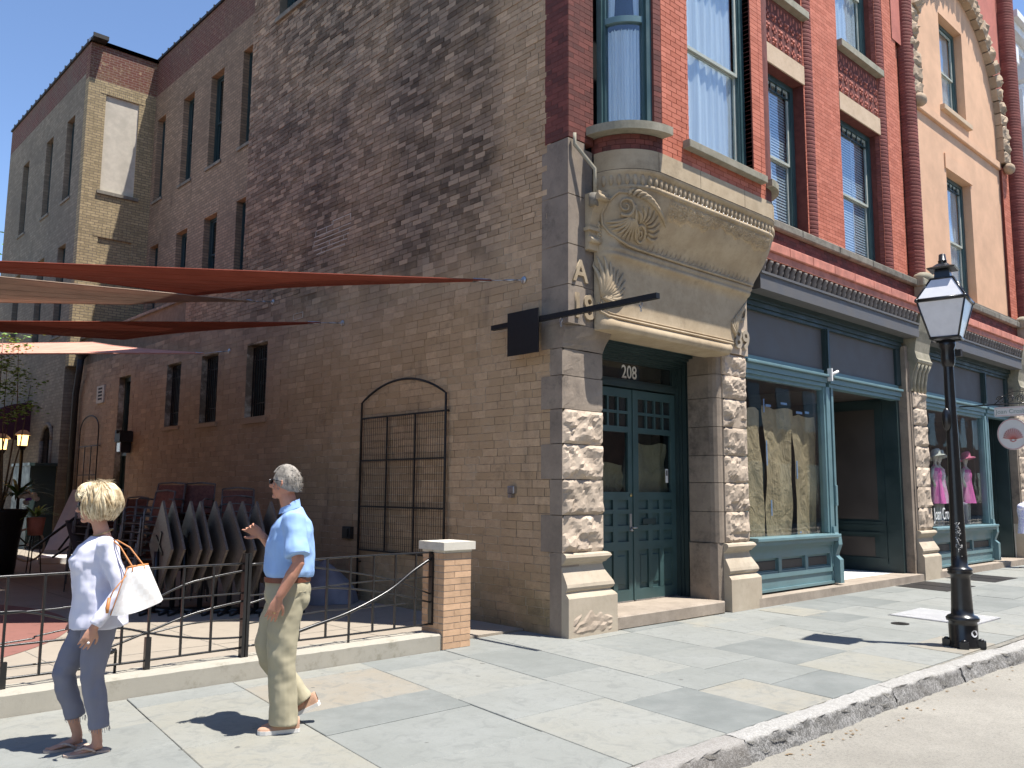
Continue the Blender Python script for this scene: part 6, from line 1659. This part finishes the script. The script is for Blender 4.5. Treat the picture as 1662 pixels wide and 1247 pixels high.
    s.tube([V(-.08,-.06,1.44),sh2,sh2*.55+el2*.45,el2+V(-.02,.01,.04)],[.075,.080,.080,.085],16)
    so_=s.build('polo_shirt',blue,t,local=True); remesh(so_,.008,4,.5,[(.17,.026),(.09,.012)])
    c=MB(); n=24
    def cf(u,v):
        a=2*PI*u; rx=.066+.012*v; return (-.055+rx*math.cos(a)+.006,(.062+.020*v)*math.sin(a),1.555-.045*v-.028*math.cos(a)+.012*(1-v)*(math.cos(a)<0))
    c.grid(cf,n,3); c.build('collar',blue,t,local=True)
    # trousers
    kh=cloth_m('khaki_trouser_cloth',(.40,.36,.25),(6,6,1.6),.08,.9,0,.4)
    p=MB()
    p.tube([(-.05,0,1.045),(-.052,0,1.0),(-.058,0,.94),(-.055,0,.87),(-.045,0,.82)],[(.150,.168),(.155,.172),(.165,.180),(.150,.180),(.09,.14)],22,ref=(1,0,0))
    p.tube([(-.055,.085,.90),(-.05,.095,.80),(-.04,.10,.68),(-.035,.10,.52),(-.05,.10,.36),(-.062,.10,.20),(-.062,.10,.055)],[(.125,.10),(.118,.098),(.108,.095),(.098,.088),(.094,.085),(.096,.086),(.102,.088)],18,ref=(1,0,0))
    p.tube([(-.05,-.085,.90),(-.0,-.095,.80),(.035,-.10,.68),(.07,-.10,.56),(.05,-.10,.47),(-.03,-.11,.36),(-.11,-.115,.25),(-.175,-.12,.15)],[(.12,.10),(.115,.098),(.108,.095),(.098,.088),(.092,.085),(.086,.082),(.084,.080),(.085,.08)],18,ref=(1,0,0))
    p.ball((-.14,.02,.90),(.08,.13,.10),12,8)
    po=p.build('trousers',kh,t,local=True); remesh(po,.008,4,.5,[(.15,.024),(.08,.009)])
    be=MB(); be.grid(lambda u,v:(-.053+.163*math.cos(2*PI*u),.181*math.sin(2*PI*u),1.012+.036*v),40,1); be.build('belt',surf('brown_leather_belt',(.16,.05,.025),.5,10,.2,.1),t,local=True)
    pk=MB(); pk.tube([(-.02,.192,1.0),(-.0,.196,.93),(-.01,.194,.88)],.003,4); pk.tube([(-.13,.180,.95),(-.19,.11,.95)],.0025,4); pk.build('pocket_seam',kh,t,local=True)
    # shoes
    tan=surf('tan_canvas_shoe',(.46,.28,.19),.8,20,.1,.2,90); sol=surf('white_rubber_sole',(.70,.68,.64),.6,10,.06,0)
    def shoe(base,q):
        S=[(-.10,.030),(-.09,.036),(-.04,.036),(.02,.039),(.08,.046),(.13,.045),(.165,.030),(.178,.012)]
        m=MB(); top=[.095,.10,.095,.082,.062,.052,.044,.034]
        for i in range(7):
            pass
        def up(u,v):
            k=u*7; i=min(6,int(k)); f=k-i; x=S[i][0]*(1-f)+S[i+1][0]*f; w=S[i][1]*(1-f)+S[i+1][1]*f; h=top[i]*(1-f)+top[i+1]*f; a=PI*v
            return base+q@Vector((x,w*math.cos(a)*(1-.15*math.sin(a)),.022+(h-.022)*math.sin(a)**.7))
        m.grid(up,28,16); o=m.build('shoe',tan,t,local=True)
        m=MB(); L=[(x,w+.003) for x,w in S]; poly=L+[(x,-w) for x,w in L[::-1]]; poly=[(poly[0][0]-.006,0)]+poly; b=len(m.v)
        for z in (0,.026): m.v+=[tuple(base+q@Vector((x,y,z))) for x,y in poly]
        N=len(poly)
        for i in range(N): j=(i+1)%N; m.face((b+i,b+j,b+N+j,b+N+i))
        m.face([b+N+i for i in range(N)]); m.face([b+N-1-i for i in range(N)]); m.build('sole',sol,o,local=True)
    shoe(V(-.075,.10,.0),Matrix.Rotation(R(10),3,'Z')); shoe(V(-.215,-.125,.085),Matrix.Rotation(R(24),3,'Y'))
    rg=MB(); d=V(.35,-.02,-.94).normalized(); c0=wr+d*.105+V(0,.0,0); rg.tube([c0+V(.012*math.cos(k*PI/6)-.01,.012*math.sin(k*PI/6),.0) for k in range(13)],.0022,5); rg.build('ring',M['brass'],t,local=True)
    wt=MB(); 
    return t
def build_woman():
    yaw0=R(170); loc=(-5.36,-.83,0)
    t=thing('person',loc,'blonde woman in white top and cropped grey trousers walking with a shoulder bag','person',rotz=yaw0)
    m=MB(); q,T=head(m,(.055,0,1.545),R(-10),R(4),.95)
    m.tube([(-.005,0,1.31),(.01,0,1.39),(.03,0,1.45),(.045,0,1.50)],[(.06,.065),(.048,.05),(.046,.047),(.045,.045)],14,ref=(1,0,0))
    m.tube([(.0,0,.82),(.0,0,.92),(.015,0,1.05),(.03,0,1.2),(.01,0,1.29),(.0,0,1.34)],[(.10,.13),(.11,.14),(.10,.12),(.10,.13),(.075,.12),(.05,.06)],16,ref=(1,0,0))
    sh=V(-.015,.155,1.285); el=V(-.095,.225,1.01); wr=V(.045,.235,.80)
    m.tube([V(0,.06,1.29),sh,(sh+el)/2,el,el*.6+wr*.4,wr],[.045,.045,.038,.034,.033,.022],12)
    hand(m,wr,(.42,-.03,-.9),(-.1,.98,.1),.92,.38,True)
    sh2=V(-.01,-.155,1.285); el2=V(-.04,-.22,1.02); wr2=V(.08,-.2,.84)
    m.tube([V(0,-.06,1.29),sh2,(sh2+el2)/2,el2,wr2],[.045,.045,.038,.034,.022],12); hand(m,wr2,(.4,.03,-.9),(-.1,-.98,.1),.92,.4,False)
    for e,kn,an in ((1,V(.02,.08,.46),V(-.035,.08,.085)),(-1,V(.175,-.08,.47),V(.06,-.09,.095))):
        hp=V(.0,e*.08,.86); m.tube([hp,(hp+kn)/2,kn,kn*.6+an*.4,an*.85+kn*.15,an],[.07,.065,.048,.048,.032,.030],12)
        m.ball(an+V(0,0,-.02),(.034,.032,.05),8,6); m.tube([an+V(-.03,0,-.035),an+V(.03,0,-.05),an+V(.10,0,-.066),an+V(.145,0,-.074)],[(.026,.026),(.024,.028),(.014,.036),(.009,.034)],12,ref=(0,0,1))
        for k in range(5): m.ball(an+V(.165-.007*k,e*(.026-.0125*k),-.076),(.016,.007,.008),6,5)
    b=m.build('body',M['skin2'],t,local=True); remesh(b,.0052,2,.4)
    # blonde bob: many overlapping curved locks
    bl1=surf('blonde_hair',(.50,.36,.19),.55,18,.35,.5,130,c2=(.80,.68,.46),vamt=.22,bd=.004)
    h=MB()
    def cap(u,v):
        th=2*PI*u; ph=-.80+(PI/2+.80)*v; k=1; rx,ry,rz=.120,.108,.136
        x=rx*math.cos(ph)*math.cos(th)-.018; y=ry*math.cos(ph)*math.sin(th); z=rz*math.sin(ph)+.012
        if x>.045 and z<.05: x=.045+(x-.045)*.1
        return T((x,y,z))
    h.grid(cap,36,16)
    r=random.Random(21)
    for i in range(620):
        th=r.uniform(0,2*PI); front=math.cos(th)>.52
        ph0=r.uniform(.55,1.45); ph1=(r.uniform(-.98,-.55) if not front else r.uniform(.15,.5)); pts=[]; jit=r.uniform(-.5,.5); R0=1+r.uniform(-.05,.12); vol=r.uniform(.0,.22)
        h.var=r.random()
        for k in range(7):
            u=k/6; ph=ph0+(ph1-ph0)*u; a=th+jit*u+.12*math.sin(u*5+i)*.5; bulge=1+vol*math.sin(PI*u)-.08*max(0,u-.75)*4*(1 if i%3 else -1)
            pts.append(T((.122*R0*bulge*math.cos(ph*.85)*math.cos(a)-.022,.110*R0*bulge*math.cos(ph*.85)*math.sin(a),.138*R0*math.sin(ph)+.014)))
        h.tube(pts,[.004,.008,.009,.009,.008,.006,.0012],5)
    for i in range(40):
        a=r.uniform(0,6.28); p=T((.05*math.cos(a)-.02,.05*math.sin(a),.145)); h.tube([p,p+V(r.uniform(-.03,.03),r.uniform(-.03,.03),.02),p+V(r.uniform(-.06,.05),r.uniform(-.05,.05),r.uniform(.01,.04))],[.002,.0012,.0006],4)
    h.build('hair',bl1,t,local=True)
    g=MB()
    for e in (-1,1): g.ball(T((.094,e*.036,.004)),(.012,.034,.030),12,8,rot=q); g.tube([T((.085,e*.066,.012)),T((.03,e*.084,.012))],.005,5)
    g.tube([T((.102,-.02,.012)),T((.106,0,.012)),T((.102,.02,.012))],.004,5); g.build('sunglasses',M['black'],t,local=True)
    wh=cloth_m('white_jersey_top',(.66,.66,.76),(8,8,1.6),.04,.85,0,.4)
    s=MB()
    s.tube([(-.015,0,.775),(-.012,0,.84),(-.005,0,.92),(.008,0,1.02),(.025,0,1.12),(.035,0,1.20),(.02,0,1.26),(.005,0,1.31),(.0,0,1.335)],[(.178,.195),(.172,.19),(.160,.178),(.150,.165),(.148,.160),(.150,.158),(.118,.155),(.085,.12),(.072,.085)],24,ref=(1,0,0))
    s.tube([V(0,.05,1.29),sh,(sh+el)/2,el,(el+wr)/2,wr+V(-.004,0,.012)],[.062,.064,.054,.050,.044,.038],14)
    s.tube([V(0,-.05,1.29),sh2,(sh2+el2)/2,el2,(el2+wr2)/2,wr2],[.062,.064,.054,.050,.044,.038],14)
    for e in(-1,1): s.ball((.115,e*.065,1.16),(.06,.065,.065),10,8)
    so_=s.build('blouse',wh,t,local=True); remesh(so_,.008,4,.5,[(.16,.022),(.085,.014)])
    bt=MB(); 
    for k in range(4): bt.ball((.165+.006*math.sin(k),.02,1.235-.04*k),(.004,.006,.006),6,5)
    bt.build('button',M['stopcol'],t,local=True)
    nk=MB(); nk.tube([(.0+.062*math.cos(2*PI*k/24),.066*math.sin(2*PI*k/24),1.372-.022*math.cos(2*PI*k/24)) for k in range(25)],.0035,5); nk.build('necklace',M['brass'],t,local=True)
    gr=cloth_m('grey_twill_trousers',(.215,.215,.26),(6,6,1.4),.08,.9,0,.4)
    p=MB(); 
    p.tube([(.0,0,.90),(-.01,0,.86),(-.015,0,.80),(-.005,0,.74)],[(.125,.155),(.14,.165),(.14,.165),(.08,.12)],20,ref=(1,0,0)); p.ball((-.07,0,.83),(.085,.13,.09),12,8)
    p.tube([(-.005,.078,.83),(.0,.08,.72),(.012,.08,.58),(.015,.08,.46),(-.01,.08,.33),(-.035,.08,.22),(-.045,.08,.155)],[(.105,.088),(.100,.086),(.085,.078),(.070,.068),(.067,.064),(.062,.060),(.062,.060)],18,ref=(1,0,0))
    p.tube([(.0,-.078,.83),(.06,-.08,.70),(.12,-.08,.58),(.165,-.08,.48),(.14,-.082,.38),(.10,-.085,.28),(.078,-.088,.20)],[(.105,.088),(.100,.086),(.085,.078),(.070,.068),(.067,.064),(.062,.060),(.060,.058)],18,ref=(1,0,0))
    po=p.build('trousers',gr,t,local=True); remesh(po,.008,4,.5,[(.12,.014),(.06,.007)])
    fr=MB(); 
    for i in range(26):
        a=i*2*PI/26
        for cx_,cy_,cz_ in ((-.045,.08,.158),(.076,-.088,.202)): fr.tube([(cx_+.058*math.cos(a),cy_+.056*math.sin(a),cz_),(cx_+.062*math.cos(a+.05),cy_+.06*math.sin(a),cz_-.016-.006*(i%3))],.0018,3)
    fr.build('frayed_hem',gr,t,local=True,stuff=True)
    sn=surf('beige_sandal_leather',(.52,.40,.32),.6,20,.1,.1); 
    for bx_,by_,e in ((-.035,.08,1),(.06,-.09,-1)):
        m=MB(); L=[(-.075,.024),(-.05,.032),(.0,.030),(.06,.036),(.12,.044),(.17,.036),(.188,.015)]; poly=L+[(x,-w) for x,w in L[::-1]]; b=len(m.v); N=len(poly)
        for z in (0,.016): m.v+=[(bx_+x,by_+y,z) for x,y in poly]
        for i in range(N): j=(i+1)%N; m.face((b+i,b+j,b+N+j,b+N+i))
        m.face([b+N+i for i in range(N)]); m.face([b+N-1-i for i in range(N)])
        for w in (-1,1): m.tube([(bx_+.125,by_,.026),(bx_+.075,by_+w*.028,.046),(bx_+.03,by_+w*.036,.03),(bx_+.01,by_+w*.034,.012)],(.008,.004),5)
        m.build('sandal',sn,t,local=True)
    rg=MB(); rg.ball(wr+V(.42,-.03,-.9).normalized()*.10+V(-.012,.018,0),(.008,.006,.008),8,6); rg.build('ring',M['white'],t,local=True)
    # shoulder bag: held by the person, a thing of its own
    wt=Matrix.Translation(loc)@Matrix.Rotation(yaw0,4,'Z')
    bg_=thing('shoulder_bag',loc,'white checked shoulder bag with tan leather trim hanging from the blonde woman','bag',rotz=yaw0)
    def bagm():
        t_=NT('white_checked_canvas'); t_.set(.55,0,.4); ck=t_.n('ShaderNodeTexChecker'); ck.inputs['Scale'].default_value=30; tc=t_.n('ShaderNodeTexCoord'); t_.l(tc.outputs['Object'],ck.inputs['Vector'])
        ck.inputs['Color1'].default_value=(.76,.74,.71,1); ck.inputs['Color2'].default_value=(.71,.68,.64,1); t_.l(ck.outputs['Color'],t_.b.inputs['Base Color']); return t_.m
    C_=[(-.075,.88),(-.155,1.215),(-.255,1.225),(-.365,.965)]   # outline in (x,z)
    C_=[(-.035,.875),(-.115,1.165),(-.235,1.18),(-.335,.955)]
    m=MB()
    def bagf(u,v,side):
        # bilinear in the outline, bulged
        a=Vector((C_[1][0],C_[1][1])).lerp(Vector((C_[2][0],C_[2][1])),u); b_=Vector((C_[0][0],C_[0][1])).lerp(Vector((C_[3][0],C_[3][1])),u); p=b_.lerp(a,v)
        w=(.085*(1-v)**.5+.02)*(1+.12*math.sin(u*7+v*5))*(math.sin(PI*min(1,max(0,u)))**.35 if 0<u<1 else .12)
        return (p.x,.305+side*w,p.y-.012*math.sin(PI*u)*(v<.05))
    for s_ in (-1,1): m.grid(lambda u,v:bagf(u,v,s_),14,12)
    m.grid(lambda u,v:bagf(u,0,-1+2*v),14,3)
    m.grid(lambda u,v:bagf(0,v,-1+2*u),2,12); m.grid(lambda u,v:bagf(1,v,-1+2*u),2,12)
    m.build('bag_body',bagm(),bg_,local=True)
    ln=surf('tan_leather_trim',(.50,.20,.06),.5,12,.15,.1)
    m=MB()
    for s_ in (-1,1):
        m.tube([bagf(k/12,1,s_) for k in range(13)],.0055,5); a=bagf(.22,1,s_); b_=bagf(.75,1,s_); sp=(-.03,.175,1.335)
        m.tube([bagf(.22,.9,s_),a,(-.075,.24,1.29),sp,(-.06,.20,1.33),(-.13,.25,1.285),b_,bagf(.75,.9,s_)],.0045,5)
    m.tube([bagf(0,v/6,0) for v in range(7)],.006,5); m.tube([(-.01,.37,.99),(-.0,.385,.93),(.0,.39,.90)],[.010,.012,.008],6); m.tube([(-.10,.36,1.12),(-.03,.37,1.03),(-.01,.375,.98)],.004,5)
    m.build('leather_trim',ln,bg_,local=True)
    return t
build_man(); build_woman()
